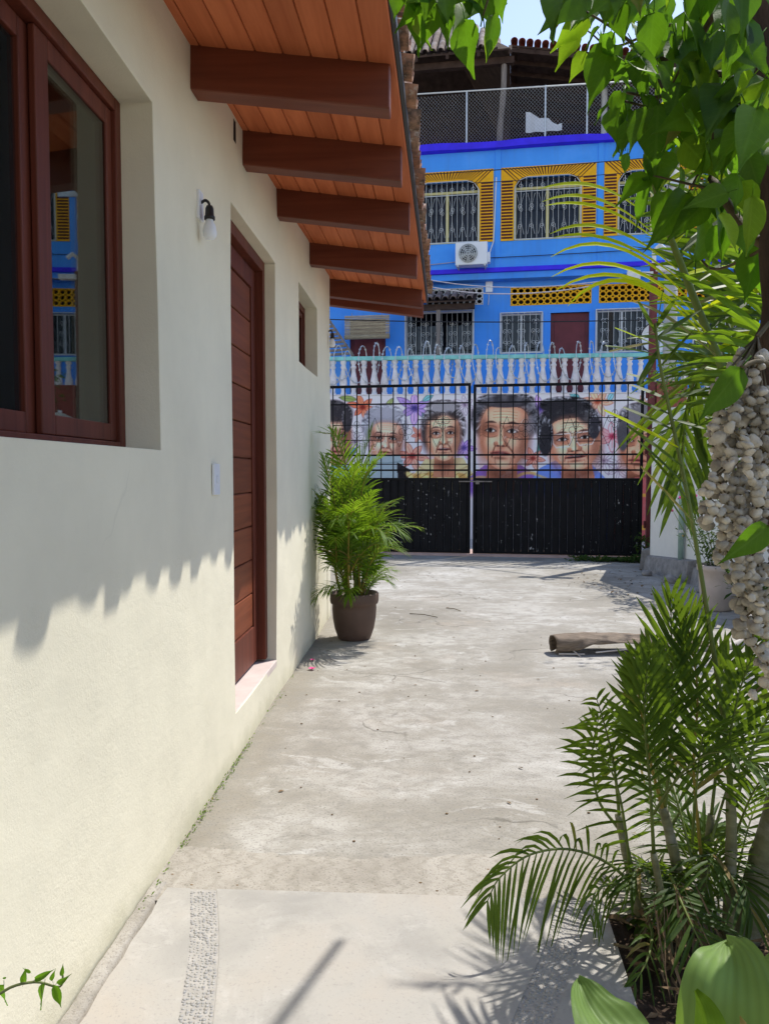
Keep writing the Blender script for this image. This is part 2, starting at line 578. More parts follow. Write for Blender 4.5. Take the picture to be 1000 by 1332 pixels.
def glass_mat(name="window_glass", kk=0.85, tint=(0.62, 0.68, 0.66, 1)):
    t = NT(name)
    t.t.nodes.remove(t.bsdf)
    tr = t.n("BsdfTransparent")
    tr.inputs[0].default_value = tint
    gl = t.n("BsdfGlossy")
    gl.inputs['Roughness'].default_value = 0.01
    gl.inputs[0].default_value = (1, 1, 1, 1)
    fr = t.n("Fresnel")
    fr.inputs[0].default_value = 1.62
    k = t.math('MULTIPLY', fr.outputs[0], kk)
    m = t.n("MixShader")
    t.l(k, m.inputs[0])
    t.l(tr.outputs[0], m.inputs[1])
    t.l(gl.outputs[0], m.inputs[2])
    t.l(m.outputs[0], t.out.inputs[0])
    return t.mat


M['glass'] = glass_mat()
M['farglass'] = glass_mat('dark_window_glass', 0.45, (0.5, 0.52, 0.55, 1))


def tile_mat():
    t = NT("terracotta_tile")
    v = t.coords()
    oi = t.n("ObjectInfo")
    base = t.ramp(oi.outputs['Random'], [(0.0, c4(0.42, 0.20, 0.12)), (0.35, c4(0.50, 0.27, 0.17)), (0.7, c4(0.36, 0.16, 0.10)), (1.0, c4(0.52, 0.34, 0.24))])
    n = t.noise(v, 14, 8, 0.7)
    c = t.mix(t.ramp(n, [(0.40, 0.0), (0.62, 1.0)]), base, c4(0.11, 0.08, 0.065))
    n2 = t.noise(v, 33, 5, 0.6)
    c = t.mix(t.ramp(n2, [(0.56, 0.0), (0.70, 0.75)]), c, c4(0.58, 0.50, 0.42))
    t.base(c)
    t.bump(t.noise(v, 60, 5, 0.6), 0.35, 0.008)
    return t.set(0.9, 0.15)


M['tile'] = tile_mat()
M['oldtile'] = simple("old_roof_tile", (0.20, 0.15, 0.13), 0.9, 0.15, var=0.4, scale=6, dirt=c4(0.42, 0.38, 0.37))
M['redtile'] = simple("red_roof_tile", (0.26, 0.075, 0.055), 0.9, 0.15, var=0.35, scale=6)


def concrete_drive():
    t = NT("driveway_concrete")
    v = t.coords()
    big = t.noise(v, 0.75, 7, 0.62, 0.5)
    c = t.ramp(big, [(0.34, c4(0.245, 0.225, 0.19)), (0.44, c4(0.345, 0.325, 0.285)), (0.53, c4(0.43, 0.412, 0.375)), (0.66, c4(0.50, 0.485, 0.45))])
    # broom streaks and traffic wear across the drive
    st = t.noise(t.coords((0.9, 1.7, 1)), 1.5, 10, 0.72, 0.5)
    c = t.mix(t.ramp(st, [(0.43, 0.0), (0.60, 0.72)]), c, c4(0.265, 0.245, 0.205))
    # light laitance patches
    w = t.noise(t.coords((1.0, 1.6, 1)), 2.3, 12, 0.72, 0.9)
    c = t.mix(t.ramp(w, [(0.56, 0.0), (0.63, 0.50)]), c, c4(0.585, 0.575, 0.55))
    # warm stains
    wr = t.noise(v, 1.1, 5, 0.6)
    c = t.mix(t.ramp(wr, [(0.56, 0.0), (0.75, 0.40)]), c, c4(0.42, 0.335, 0.255))
    # darker ragged edge against the house wall
    sx = t.n("SeparateXYZ")
    t.l(v, sx.inputs[0])
    ed = t.math('ADD', sx.outputs[0], t.math('MULTIPLY', t.math('SUBTRACT', t.noise(v, 2.6, 8, 0.65), 0.5), 0.55))
    c = t.mix(t.ramp(t.math('ADD', ed, 0.92), [(0.0, 0.75), (0.14, 0.6), (0.24, 0.0)]), c, c4(0.25, 0.225, 0.18))
    # mid-size mottling and fine speckle
    mt = t.noise(t.coords((1, 1.15, 1)), 10, 9, 0.74, 0.5)
    c = t.mix(t.ramp(mt, [(0.36, 0.8), (0.52, 0.0)]), c, c4(0.27, 0.255, 0.225))
    c = t.mix(t.ramp(mt, [(0.57, 0.0), (0.72, 0.28)]), c, c4(0.55, 0.54, 0.515))
    sp = t.noise(v, 95, 4, 0.75)
    c = t.mix(t.ramp(sp, [(0.36, 0.85), (0.46, 0.0)]), c, c4(0.18, 0.168, 0.15))
    c = t.mix(t.ramp(sp, [(0.62, 0.0), (0.75, 0.30)]), c, c4(0.64, 0.63, 0.60))
    # cracks
    wv = t.n("VectorMath", operation='ADD')
    nz = t.n("TexNoise")
    nz.inputs['Scale'].default_value = 2.2
    nz.inputs['Detail'].default_value = 6
    t.l(v, nz.inputs['Vector'])
    scl = t.n("VectorMath", operation='SCALE')
    scl.inputs['Scale'].default_value = 0.55
    t.l(nz.outputs['Color'], scl.inputs[0])
    t.l(v, wv.inputs[0])
    t.l(scl.outputs[0], wv.inputs[1])
    vo = t.n("TexVoronoi", feature='DISTANCE_TO_EDGE')
    vo.inputs['Scale'].default_value = 0.55
    t.l(wv.outputs[0], vo.inputs['Vector'])
    crk = t.ramp(vo.outputs['Distance'], [(0.0, 1.0), (0.006, 0.0)])
    gate = t.ramp(t.noise(v, 0.9, 3, 0.5), [(0.48, 0.0), (0.60, 0.75)])
    crk = t.math('MULTIPLY', crk, gate)
    c = t.mix(crk, c, c4(0.13, 0.12, 0.10))
    t.base(c)
    h = t.mix(0.35, t.noise(v, 75, 6, 0.7), st)
    b1 = t.bump(h, 0.40, 0.008)
    b2 = t.bump(t.math('SUBTRACT', 1.0, crk), 0.6, 0.006, prev=b1)
    return t.set(0.88, 0.22)


M['drive'] = concrete_drive()


def concrete_band():
    t = NT("exposed_concrete_band")
    v = t.coords()
    c = t.ramp(t.noise(v, 3.0, 8, 0.65, 0.8), [(0.3, c4(0.30, 0.275, 0.235)), (0.7, c4(0.45, 0.42, 0.37))])
    sw = t.n("TexWave")
    sw.inputs['Scale'].default_value = 9
    sw.inputs['Distortion'].default_value = 9
    sw.inputs['Detail'].default_value = 4
    t.l(t.coords((0.4, 1.6, 1)), sw.inputs['Vector'])
    c = t.mix(t.ramp(sw.outputs['Fac'], [(0.0, 0.35), (0.35, 0.0)]), c, c4(0.24, 0.22, 0.18))
    sp = t.noise(v, 140, 3, 0.7)
    c = t.mix(t.ramp(sp, [(0.32, 0.65), (0.46, 0.0)]), c, c4(0.15, 0.135, 0.115))
    # fades into clean cement towards the drive, raggedly
    t.base(c)
    t.bump(t.mix(0.5, sp, t.noise(v, 40, 5, 0.6)), 0.6, 0.008)
    return t.set(0.9, 0.2)


M['band'] = concrete_band()


def patio():
    t = NT("smooth_patio_cement")
    v = t.coords()
    c = t.ramp(t.noise(v, 1.9, 7, 0.6, 0.3), [(0.30, c4(0.30, 0.29, 0.268)), (0.50, c4(0.405, 0.385, 0.348)), (0.72, c4(0.43, 0.385, 0.328))])
    w = t.noise(t.coords((1, 1, 1), (0, 0, 0.6)), 6, 10, 0.75, 0.5)
    c = t.mix(t.ramp(w, [(0.53, 0.0), (0.66, 0.5)]), c, c4(0.52, 0.50, 0.465))
    d = t.noise(v, 4.3, 9, 0.7)
    c = t.mix(t.ramp(d, [(0.55, 0.0), (0.68, 0.6)]), c, c4(0.31, 0.295, 0.265))
    sp = t.noise(v, 120, 3, 0.7)
    c = t.mix(t.ramp(sp, [(0.32, 0.6), (0.43, 0.0)]), c, c4(0.30, 0.28, 0.26))
    t.base(c)
    t.bump(t.mix(0.5, sp, d), 0.15, 0.005)
    return t.set(0.7, 0.3)


M['patio'] = patio()


def gate_black():
    t = NT("chipped_black_paint")
    v = t.coords()
    c = t.ramp(t.noise(v, 5, 6, 0.6), [(0.3, c4(0.007, 0.007, 0.008)), (0.75, c4(0.014, 0.014, 0.016))])
    ch = t.noise(t.coords((1, 1, 0.45)), 24, 4, 0.6)
    msk = t.ramp(t.noise(t.coords(), 0.9, 2, 0.5), [(0.46, 0.0), (0.54, 1.0)])
    chips = t.math('MULTIPLY', t.ramp(ch, [(0.668, 0.0), (0.678, 1.0)]), msk)
    c = t.mix(chips, c, c4(0.50, 0.50, 0.50))
    t.base(c)
    t.bump(t.noise(v, 30, 4, 0.6), 0.1, 0.004)
    return t.set(0.65, 0.15)


M['gateblack'] = gate_black()
M['black'] = simple("black_iron", (0.008, 0.008, 0.009), 0.65, 0.15, var=0.3, scale=10)


def dimming_mat():
    t = NT("dimming_pane")
    tr = t.n("BsdfTransparent")
    m = t.n("MixShader")
    m.inputs[0].default_value = 0.45
    t.base((0.02, 0.02, 0.02))
    t.set(0.9, 0.05)
    t.l(tr.outputs[0], m.inputs[1])
    t.l(t.bsdf.outputs[0], m.inputs[2])
    t.l(m.outputs[0], t.out.inputs[0])
    return t.mat


M['screen'] = dimming_mat()  # see-through dark fill, added to look like an unlit room

# ------------------------------------------------------------------ the setting: ground, street, drive, patio
def sheet(name, x0, x1, y0, y1, z, mat, thick=0.0):
    mb = MB()
    if thick:
        mb.box(x0, x1, y0, y1, z - thick, z)
    else:
        mb.add([(x0, y0, z), (x1, y0, z), (x1, y1, z), (x0, y1, z)], [(0, 1, 2, 3)])
    return tag(build(name, mb, mat), kind='structure')


sheet("ground", -600, 600, -600, 900, -0.12, M['earth'])
sheet("street", -60, 60, 13.75, 16.45, -0.02, M['street'], 0.05)
sheet("driveway", -2.6, 5.2, 2.62, 13.15, 0.0, M['drive'], 0.06)
sheet("yard_floor", 1.62, 5.2, -3.0, 2.62, -0.002, M['drive'], 0.06)

# the coarse strip of concrete between drive and patio, with a ragged far edge
mb = MB()
N = 90
far, near = [], []
for i in range(N + 1):
    x = -0.92 + (1.62 + 0.92) * i / N
    far.append((x, 2.74 + 0.03 * math.sin(x * 5) + random.uniform(-.012, .012), 0.004))
    near.append((x, 2.40, 0.004))
mb.grid([near, far])
mb.box(-0.92, 1.62, 2.40, 2.66, -0.06, 0.0005)
tag(build("rough_concrete_strip", mb, M['band']), kind='structure')

# patio slab in three panels divided by two pebble bands; edge slightly proud of the drive
PZ = 0.014


def band_x(k, y):                                       # centre line of a pebble band
    t = (2.462 - y) / 0.6
    return (-0.735 + 0.155 * t + 0.012 * math.sin(3 * t)) if k == 0 else (0.485 - 0.215 * t + 0.01 * math.sin(4 * t))


def patio_right(y):
    return 0.575 - 0.05 * (2.4 - y)


mb = MB()
for lo, hi in ((lambda y: -0.862 + 0.004 * math.sin(y * 31) + .003 * math.sin(y * 77), lambda y: band_x(0, y) - .045),
               (lambda y: band_x(0, y) + .045, lambda y: band_x(1, y) - .052),
               (lambda y: band_x(1, y) + .052, patio_right)):
    ys = [-1.0 + (2.462 + 1.0) * i / 46 for i in range(47)]
    top = [[(lo(y), y, PZ), (hi(y), y, PZ)] for y in ys]
    mb.grid([[(lo(y), y, -.06) for y in ys], [(lo(y), y, PZ) for y in ys], [(hi(y), y, PZ) for y in ys], [(hi(y), y, -.06) for y in ys]])
    y = ys[-1]
    mb.add([(lo(y), y, -.06), (hi(y), y, -.06), (hi(y), y, PZ), (lo(y), y, PZ)], [(0, 1, 2, 3)])
patio_o = tag(build("patio_slab", mb, M['patio'], recalc=True), kind='structure')
mb = MB()
for k, w in ((0, .047), (1, .054)):
    ys = [-1.0 + (2.458 + 1.0) * i / 40 for i in range(41)]
    mb.grid([[(band_x(k, y) - w, y, PZ - .0015) for y in ys], [(band_x(k, y) + w, y, PZ - .0015) for y in ys]])
tag(build("pebble_mortar", mb, M['mortar'], patio_o, recalc=True))
mb = MB()
pr = random.Random(3)
ico = bmesh.new()
bmesh.ops.create_icosphere(ico, subdivisions=1, radius=1)
IV = [tuple(v.co) for v in ico.verts]
IF = [tuple(v.index for v in f.verts) for f in ico.faces]
ico.free()
for k, w in ((0, .040), (1, .047)):
    y = 1.1
    while y < 2.45:
        x = -w
        while x < w:
            r = pr.uniform(.0032, .0068)
            px_, py_ = band_x(k, y) + x + pr.uniform(-.003, .003), y + pr.uniform(-.004, .004)
            sx_, sy_, a = pr.uniform(.8, 1.3), pr.uniform(.8, 1.3), pr.uniform(0, 3.14)
            ca, sa = math.cos(a), math.sin(a)
            mb.add([(px_ + r * (v[0] * sx_ * ca - v[1] * sy_ * sa), py_ + r * (v[0] * sx_ * sa + v[1] * sy_ * ca), PZ - .0018 + r * .30 * v[2]) for v in IV], IF)
            x += .0125
        y += .0122
M['pebble2'] = leaf = None
t = NT("mixed_river_pebbles")
g = t.n("NewGeometry")
t.base(t.ramp(g.outputs['Random Per Island'], [(0, c4(.285, .28, .275)), (.35, c4(.33, .322, .31)), (.7, c4(.37, .36, .34)), (.9, c4(.41, .395, .365)), (1, c4(.34, .31, .28))]))
M['pebble2'] = t.set(.5, .4)
tag(build("pebbles", mb, M['pebble2'], patio_o, smooth=True), kind='stuff')

# rough cement fillet along the house foot beside the patio
mb = MB()
ys = [0.5 + i * .03 for i in range(68)]
jit = [random.uniform(-.006, .006) for _ in ys]
mb.grid([[(-.918, y, .012 + j * .5) for y, j in zip(ys, jit)], [(-.895 + j * .5, y, .012 + j * .6) for y, j in zip(ys, jit)], [(-.876 + j * .6, y, .006 - j * .4) for y, j in zip(ys, jit)], [(-.873 + j * .6, y, -.06) for y, j in zip(ys, jit)]])
tag(build("cement_fillet", mb, M['band'], smooth=True, recalc=True), kind='structure')

# planting bed
mb = MB()
P = []
for i in range(34):
    row = []
    for j in range(44):
        x = 0.50 + 1.16 * i / 33
        y = -1.0 + 3.44 * j / 43
        row.append((x, y, -0.035 + .025 * math.sin(x * 9 + y * 5) * math.sin(y * 7) + random.uniform(-.014, .014)))
    P.append(row)
mb.grid(P)
tag(build("planting_bed", mb, M['soil'], smooth=True), kind='structure')
# dry litter in the bed
mb = MB()
for i in range(420):
    x, y = random.uniform(.56, 1.55), random.uniform(.9, 2.4)
    a = random.uniform(0, 6.28)
    L_ = random.uniform(.03, .13)
    w = random.uniform(.002, .010)
    z = random.uniform(-.025, .02)
    dz = random.uniform(-.01, .03)
    d = Vector((math.cos(a), math.sin(a), 0))
    s_ = Vector((-d.y, d.x, 0)) * w
    p = Vector((x, y, z))
    mb.add([p - s_ * .3, p + d * L_ * .5 - s_ + Vector((0, 0, dz)), p + d * L_, p + d * L_ * .5 + s_ + Vector((0, 0, dz * .6))], [(0, 1, 2, 3)])
tag(build("dry_leaf_litter", mb, M['dryleaf']), kind='stuff')

# pink raised strip under the gate
mb = MB()
GO = Vector((0.78, 13.0, 0))
GA = R(-7)


def gx(x, y=0.0, z=0.0):
    return (GO.x + x * math.cos(GA) - y * math.sin(GA), GO.y + x * math.sin(GA) + y * math.cos(GA), z)


mb.hexa([gx(-3.2, -.10, -.05), gx(3.05, -.10, -.05), gx(3.05, .75, -.05), gx(-3.2, .75, -.05), gx(-3.2, -.10, .035), gx(3.05, -.10, .035), gx(3.05, .75, .035), gx(-3.2, .75, .035)])
tag(build("gate_threshold", mb, M['threshold'], bevel=.008), kind='structure')

# terrace behind the painted retaining wall
sheet("terrace", -14, 16, 16.78, 30, 3.06, M['street'], 3.2)

# ------------------------------------------------------------------ the house on the left
WX = -0.92


def zdeck_w(y):
    return 3.076 + .047 * (y - 3.05)


def zdeck_o(y):
    return 2.983 + .042 * (y - 3.05)


def xo(y):
    return -.141 + .0235 * (y - 3.05)


def deck(s, y, dz=0.0):
    return (WX + s * (xo(y) - WX), y, zdeck_w(y) + s * (zdeck_o(y) - zdeck_w(y)) + dz)


def holed(us, vs, holes, T, depth, bev=0.0, mat=None):
    """a wall face over the grid us x vs with rectangular openings and their reveals"""
    bm = bmesh.new()
    us = sorted(set(us) | {h[0] for h in holes} | {h[1] for h in holes})
    vs = sorted(set(vs) | {h[2] for h in holes} | {h[3] for h in holes})
    V = {}

    def vert(u, v, d):
        k = (round(u, 5), round(v, 5), round(d, 5))
        if k not in V:
            V[k] = bm.verts.new(T(u, v, d))
        return V[k]

    def inside(u, v):
        return any(h[0] < u < h[1] and h[2] < v < h[3] for h in holes)

    for i in range(len(us) - 1):
        for j in range(len(vs) - 1):
            if not inside((us[i] + us[i + 1]) / 2, (vs[j] + vs[j + 1]) / 2):
                bm.faces.new([vert(us[i], vs[j], 0), vert(us[i + 1], vs[j], 0), vert(us[i + 1], vs[j + 1], 0), vert(us[i], vs[j + 1], 0)])
    for (a, b, c, d) in holes:
        uu = [u for u in us if a <= u <= b]
        vv = [v for v in vs if c <= v <= d]
        for k in range(len(uu) - 1):
            for v in (c, d):
                bm.faces.new([vert(uu[k], v, 0), vert(uu[k + 1], v, 0), vert(uu[k + 1], v, depth), vert(uu[k], v, depth)])
        for k in range(len(vv) - 1):
            for u in (a, b):
                bm.faces.new([vert(u, vv[k], 0), vert(u, vv[k + 1], 0), vert(u, vv[k + 1], depth), vert(u, vv[k], depth)])
    bmesh.ops.recalc_face_normals(bm, faces=bm.faces)
    if bev:
        fr = set(k for k in V if k[2] == 0)
        onfront = {V[k] for k in fr}
        es = [e for e in bm.edges if len(e.link_faces) == 2 and e.verts[0] in onfront and e.verts[1] in onfront and abs(e.calc_face_angle(0)) > .8]
        bmesh.ops.bevel(bm, geom=es, offset=bev, segments=4, profile=.5, affect='EDGES', clamp_overlap=True)
    return bm


def bm_obj(name, bm, mats, parent=None, smooth=False, angle=None):
    me = bpy.data.meshes.new(name)
    bm.to_mesh(me)
    bm.free()
    for m in (mats if isinstance(mats, (list, tuple)) else [mats]):
        me.materials.append(m)
    if smooth:
        me.polygons.foreach_set('use_smooth', [True] * len(me.polygons))
    return link(name, me, parent)


house = thing("house", "low cream plastered house with brown timber eaves, red tiles and wooden door", "house")
WIN = (0.30, 2.63, 1.479, 2.656)
DOOR = (3.655, 4.72, 0.225, 2.68)
SWIN = (5.62, 6.56, 2.215, 2.79)
TOPV = 3.4


def TW(u, v, d):
    z = v if v < TOPV - .01 else zdeck_w(u) + .012
    wob = 0.004 * math.sin(u * 2.3 + v * 1.7) + 0.003 * math.sin(u * 5.1 - v * 3.3)
    return (WX + (wob if d == 0 else 0) - d, u, z)


bm = holed([-2.5, -1, 0] + [0.5 + .5 * i for i in range(14)] + [7.43], [-.1, .12, .6, 1.0, 1.25, 2.0, 2.45, 2.9, TOPV], [WIN, DOOR, SWIN], TW, .20, .028)
fl = {}
house_wall = bm_obj("wall", bm, M['house'], house, smooth=True)
for p in house_wall.data.polygons:
    p.use_smooth = True
mod = house_wall.modifiers.new("weighted", 'WEIGHTED_NORMAL')
# remaining walls, inner rooms
mb = MB()
mb.box(-5.2, WX - .0, 7.20, 7.425, -.1, 3.27)
mb.box(-5.4, -5.2, -2.5, 7.43, -.1, 3.4)
mb.box(-5.2, WX - .0, -2.7, -2.505, -.1, 2.80)
build("side_wall", mb, M['house'], house)
mb = MB()
mb.add([(-1.12, -2.4, 2.88), (-5.19, -2.4, 2.88), (-5.19, 7.1, 2.95), (-1.12, 7.1, 2.95)], [(0, 1, 2, 3)])
mb.box(-5.19, -1.12, 2.80, 2.9, 0, 2.9)
mb.box(-5.19, -1.12, -2.4, 7.1, .05, .10)
mb.add([(-4.6, -2.4, .1), (-4.6, 2.8, .1), (-4.6, 2.8, 2.9), (-4.6, -2.4, 2.9)], [(0, 1, 2, 3)])
build("room_interior", mb, M['room'], house)
# lining behind the front wall so that no daylight leaks round the frames
mb = MB()
for (a, b, c, d) in (WIN, DOOR, SWIN):
    pass
build("vent", MB().box(WX - .03, WX + .006, 3.70, 3.745, 2.985, 3.085), M['black'], house)

# door
door = build("door", MB().box(-1.085, -1.058, 3.70, 4.66, .245, 2.63), M['doorwood'], house)
mb = MB()
mb.box(-1.10, -.982, 4.655, 4.72, .245, 2.68)
mb.box(-1.10, -.982, 3.655, 3.72, .245, 2.68)
mb.box(-1.10, -.982, 3.72, 4.655, 2.615, 2.68)
build("door_frame", mb, M['framewood'], door, bevel=.004)
mb = MB()
mb.box(-1.060, -1.030, 4.565, 4.653, .25, 2.612)
mb.box(-1.060, -1.030, 3.722, 3.81, .25, 2.612)
mb.box(-1.060, -1.0305, 3.81, 4.565, 2.50, 2.612)
mb.box(-1.060, -1.0305, 3.81, 4.565, .25, .47)
build("door_rail", mb, M['framewood'], door, bevel=.004)
pm_ = mesh_of("plank", MB().box(-1.058, -1.040, 3.812, 4.563, .003, .199), M['doorwood'])
bmx = bmesh.new()
bmx.from_mesh(pm_)
bmesh.ops.recalc_face_normals(bmx, faces=bmx.faces)
bmesh.ops.bevel(bmx, geom=[e for e in bmx.edges], offset=.004, segments=1, affect='EDGES')
bmx.to_mesh(pm_)
bmx.free()
for i in range(10):
    link("plank", pm_, door, loc=(0, 0, .472 + i * .2027), scale=(1, 1, 1.0))
sill = build("threshold", MB().box(-1.06, -.9235, 3.66, 4.715, .19, .229), M['sill'], door, bevel=.004)
knob = MB().lathe([(.0, 0), (.022, .0), (.022, .012), (.010, .016), (.010, .04), (.026, .048), (.026, .062), (0, .07)], 14, (-1.03, 3.765, 1.22), 'x')
build("door_knob", knob, M['galv'], door, smooth=True)


def sash(parent, x, y0, y1, z0, z1, st=.05, rail=.05, th=.032, lst=None, fill='pane'):
    f = MB()
    l0 = lst or st
    f.box(x - th, x, y0, y0 + l0, z0, z1)
    f.box(x - th, x, y1 - st, y1, z0, z1)
    f.box(x - th, x - .0005, y0 + l0, y1 - st, z0, z0 + rail)
    f.box(x - th, x - .0005, y0 + l0, y1 - st, z1 - rail, z1)
    fo = build("sash", f, M['framewood'], parent, bevel=.004)
    g_ = MB().box(x - th * .5 - .003, x - th * .5 + .003, y0 + l0 - .005, y1 - st + .005, z0 + rail - .005, z1 - rail + .005)
    build(fill, g_, M['glass'] if fill == 'pane' else M['screen'], parent)
    return fo


wf = MB()
y0, y1, z0, z1 = WIN
wf.box(-1.16, -1.038, y1 - .045, y1, z0, z1)
wf.box(-1.16, -1.038, y0, y0 + .045, z0, z1)
wf.box(-1.16, -1.0385, y0 + .045, y1 - .045, z0, z0 + .026)
wf.box(-1.16, -1.0385, y0 + .045, y1 - .045, z1 - .045, z1)
window = build("window", wf, M['framewood'], house, bevel=.004)
sash(window, -1.052, 2.075, 2.583, z0 + .028, z1 - .047, .045, .058, .020, .075)
sash(window, -1.076, 1.50, 2.096, z0 + .028, z1 - .047, .062, .058, .034, .062, 'dimming_pane')  # added dark fill, for the dark room behind an open sash
sash(window, -1.052, .93, 1.54, z0 + .028, z1 - .047, .062, .058, .020, .062)
sash(window, -1.076, .347, .97, z0 + .028, z1 - .047, .062, .058, .034, .062)
y0, y1, z0, z1 = SWIN
wf = MB()
wf.box(-1.11, -1.022, y1 - .05, y1, z0, z1)
wf.box(-1.11, -1.022, y0, y0 + .05, z0, z1)
wf.box(-1.11, -1.0225, y0 + .05, y1 - .05, z0, z0 + .05)
wf.box(-1.11, -1.0225, y0 + .05, y1 - .05, z1 - .05, z1)
swin = build("window", wf, M['framewood'], house, bevel=.004)
sash(swin, -1.035, y0 + .055, y0 + .47, z0 + .055, z1 - .055, .04, .04)
sash(swin, -1.035, y0 + .475, y1 - .055, z0 + .055, z1 - .055, .04, .04)

# eaves: rafters, deck boards, black edge strip, tiles
RY = [1.25, 2.15, 3.05, 3.889, 4.797, 6.124, 7.53, 8.08]
for yk in RY:
    th = .10
    p = []
    for dz in (-.172, .004):
        for (s, y) in ((-.12, yk), (1.0, yk), (1.0, yk + th), (-.12, yk + th)):
            q = deck(s, yk, dz)
            p.append((q[0] if s > 0.5 else WX - .10, y, q[2] if s > .5 else deck(-.12, yk, dz)[2]))
    build("rafter", MB().hexa(p), M['rafter'], house, bevel=.006, recalc=True)
YA, YB = -1.6, 8.22
sE = 1.028
k = 0
pw = .111
roof = MB()
for seg in range(40):
    pass
for k in range(12):
    s1 = sE - k * pw / .787
    s0 = s1 - pw / .787 + .0045
    g = MB()
    rows = []
    for y in (YA, YB):
        rows.append([deck(s0, y, .0), deck(s0 + .006, y, -.004), deck(s1 - .006, y, -.004), deck(s1, y, .0), deck(s1, y, .022), deck(s0, y, .022)])
    n = 6
    vs = rows[0] + rows[1]
    fs = [(i, (i + 1) % n, n + (i + 1) % n, n + i) for i in range(n)] + [tuple(range(n - 1, -1, -1)), tuple(range(n, 2 * n))]
    g.add(vs, fs)
    build("deck_plank", g, M['deck'], house, recalc=True)
# roof body above the boards
g = MB()
g.hexa([deck(-5.6, YA, .024), deck(1.03, YA, .024), deck(1.03, YB, .024), deck(-5.6, YB, .024),
        deck(-5.6, YA, .055), deck(1.03, YA, .055), deck(1.03, YB, .055), deck(-5.6, YB, .055)])
roof_o = build("roof", g, M['oldtile'], house, recalc=True)
g = MB()
p0, p1 = [], []
for dz in (-.012, .068):
    pass
ysx = [YA + (YB - YA) * i / 30 for i in range(31)]
wv_ = [random.uniform(-.004, .004) for _ in ysx]
g.grid([[(deck(1.03, y, 0)[0] + .002, y, deck(1.03, y, 0)[2] + .004 + w) for y, w in zip(ysx, wv_)],
        [(deck(1.03, y, 0)[0] + .018, y, deck(1.03, y, 0)[2] + .006 + w) for y, w in zip(ysx, wv_)],
        [(deck(1.03, y, 0)[0] + .018, y, deck(1.03, y, 0)[2] + .052 + w) for y, w in zip(ysx, wv_)],
        [(deck(1.03, y, 0)[0] + .002, y, deck(1.03, y, 0)[2] + .056) for y, w in zip(ysx, wv_)]])
build("edge_strip", g, M['blackplastic'], house)


def half_tile(r0, r1, L_, th=.013, up=True, n=7):
    g = MB()
    P = []
    for (r, x) in ((r0, 0.0), (r1, -L_)):
        o, i_ = [], []
        for k in range(n + 1):
            a = math.pi * (0.04 + .92 * k / n)
            for lst, rr in ((o, r), (i_, r - th)):
                lst.append((x, -rr * math.cos(a), (rr * math.sin(a)) * (1 if up else -1)))
        P.append(o + i_[::-1])
    m = len(P[0])
    vs = P[0] + P[1]
    fs = [(i, (i + 1) % m, m + (i + 1) % m, m + i) for i in range(m)]
    h = n + 1
    for e, b in ((0, 0), (1, m)):
        for k in range(n):
            fs.append((b + k, b + k + 1, b + m - 2 - k, b + m - 1 - k))
    g.add(vs, fs)
    return mesh_of("roof_tile", g, M['tile'])


tm_c = [half_tile(.082, .068, .44) for _ in range(1)][0]
tm_ch = half_tile(.074, .088, .44, up=False)
slope = math.atan2(zdeck_w(3) - zdeck_o(3), xo(3) - WX)
tr_ = random.Random(11)
PIT = .262
y = YA + .05
i = 0
while y < YB + .02:
    for rrow in range(3):
        for kind in (0, 1):
            yy = y + (PIT / 2 if kind else 0) + tr_.uniform(-.012, .012)
            if yy > YB + .05:
                continue
            dx = (.090 if kind else .058) + tr_.uniform(-.017, .017) - rrow * .37
            bx = deck(1.0, yy)
            X = bx[0] + dx
            Z = bx[2] - (dx) * math.tan(slope) * 1.0 + (.128 if kind == 0 else .130) + rrow * .012
            if kind == 0:      # cover tiles ride on the channels
                Z += .004
            o = link("roof_tile", tm_c if kind == 0 else tm_ch, house, loc=(X, yy, Z - (0 if kind == 0 else .0)), rot=(tr_.uniform(-.05, .05), slope + tr_.uniform(-.02, .03), tr_.uniform(-.04, .04)))
    y += PIT

# wall lamp by the door, lamp at the house end, bell plate
def bulb_lamp(y, z, label, plate=True):
    o = thing("wall_lamp", label, "lamp", (WX, y, z), group="bare bulbs on the house wall")
    if plate:
        build("wall_plate", MB().box(-.004, .010, -.030, .030, -.058, .058), M['plastic'], o, bevel=.003)
    g = MB().tube(spline([(.008, 0, .012), (.026, -.003, .020), (.040, -.005, .010), (.044, -.006, -.004)], 5), .006, 6)
    build("cord", g, M['blackplastic'], o, smooth=True)
    g = MB().lathe([(0, 0), (.012, -.003), (.017, -.014), (.018, -.042), (.022, -.046), (.022, -.058), (0, -.059)], 14, (.044, -.006, .0))
    build("socket", g, M['blackplastic'], o, smooth=True)
    g = MB().lathe([(.014, 0), (.016, -.008), (.024, -.024), (.026, -.038), (.0285, -.050), (.0265, -.066), (.018, -.077), (0, -.081)], 18, (.044, -.006, -.058))
    build("bulb", g, M['plastic'], o, smooth=True)
    return o


bulb_lamp(3.14, 2.485, "bare white bulb in a black socket hanging from a white plate beside the wooden door")
bulb_lamp(7.28, 2.72, "bare white bulb at the far corner of the cream house wall", False)
o = thing("switch_plate", "white switch plate on the cream wall beside the wooden door", "switch plate", (WX + .004, 3.325, 1.372))
build("plate", MB().box(-.004, .008, -.045, .045, -.068, .068), M['plastic'], o, bevel=.003)
build("button", MB().box(.008, .013, -.012, .012, -.018, .018), M['plastic'], o, bevel=.002)

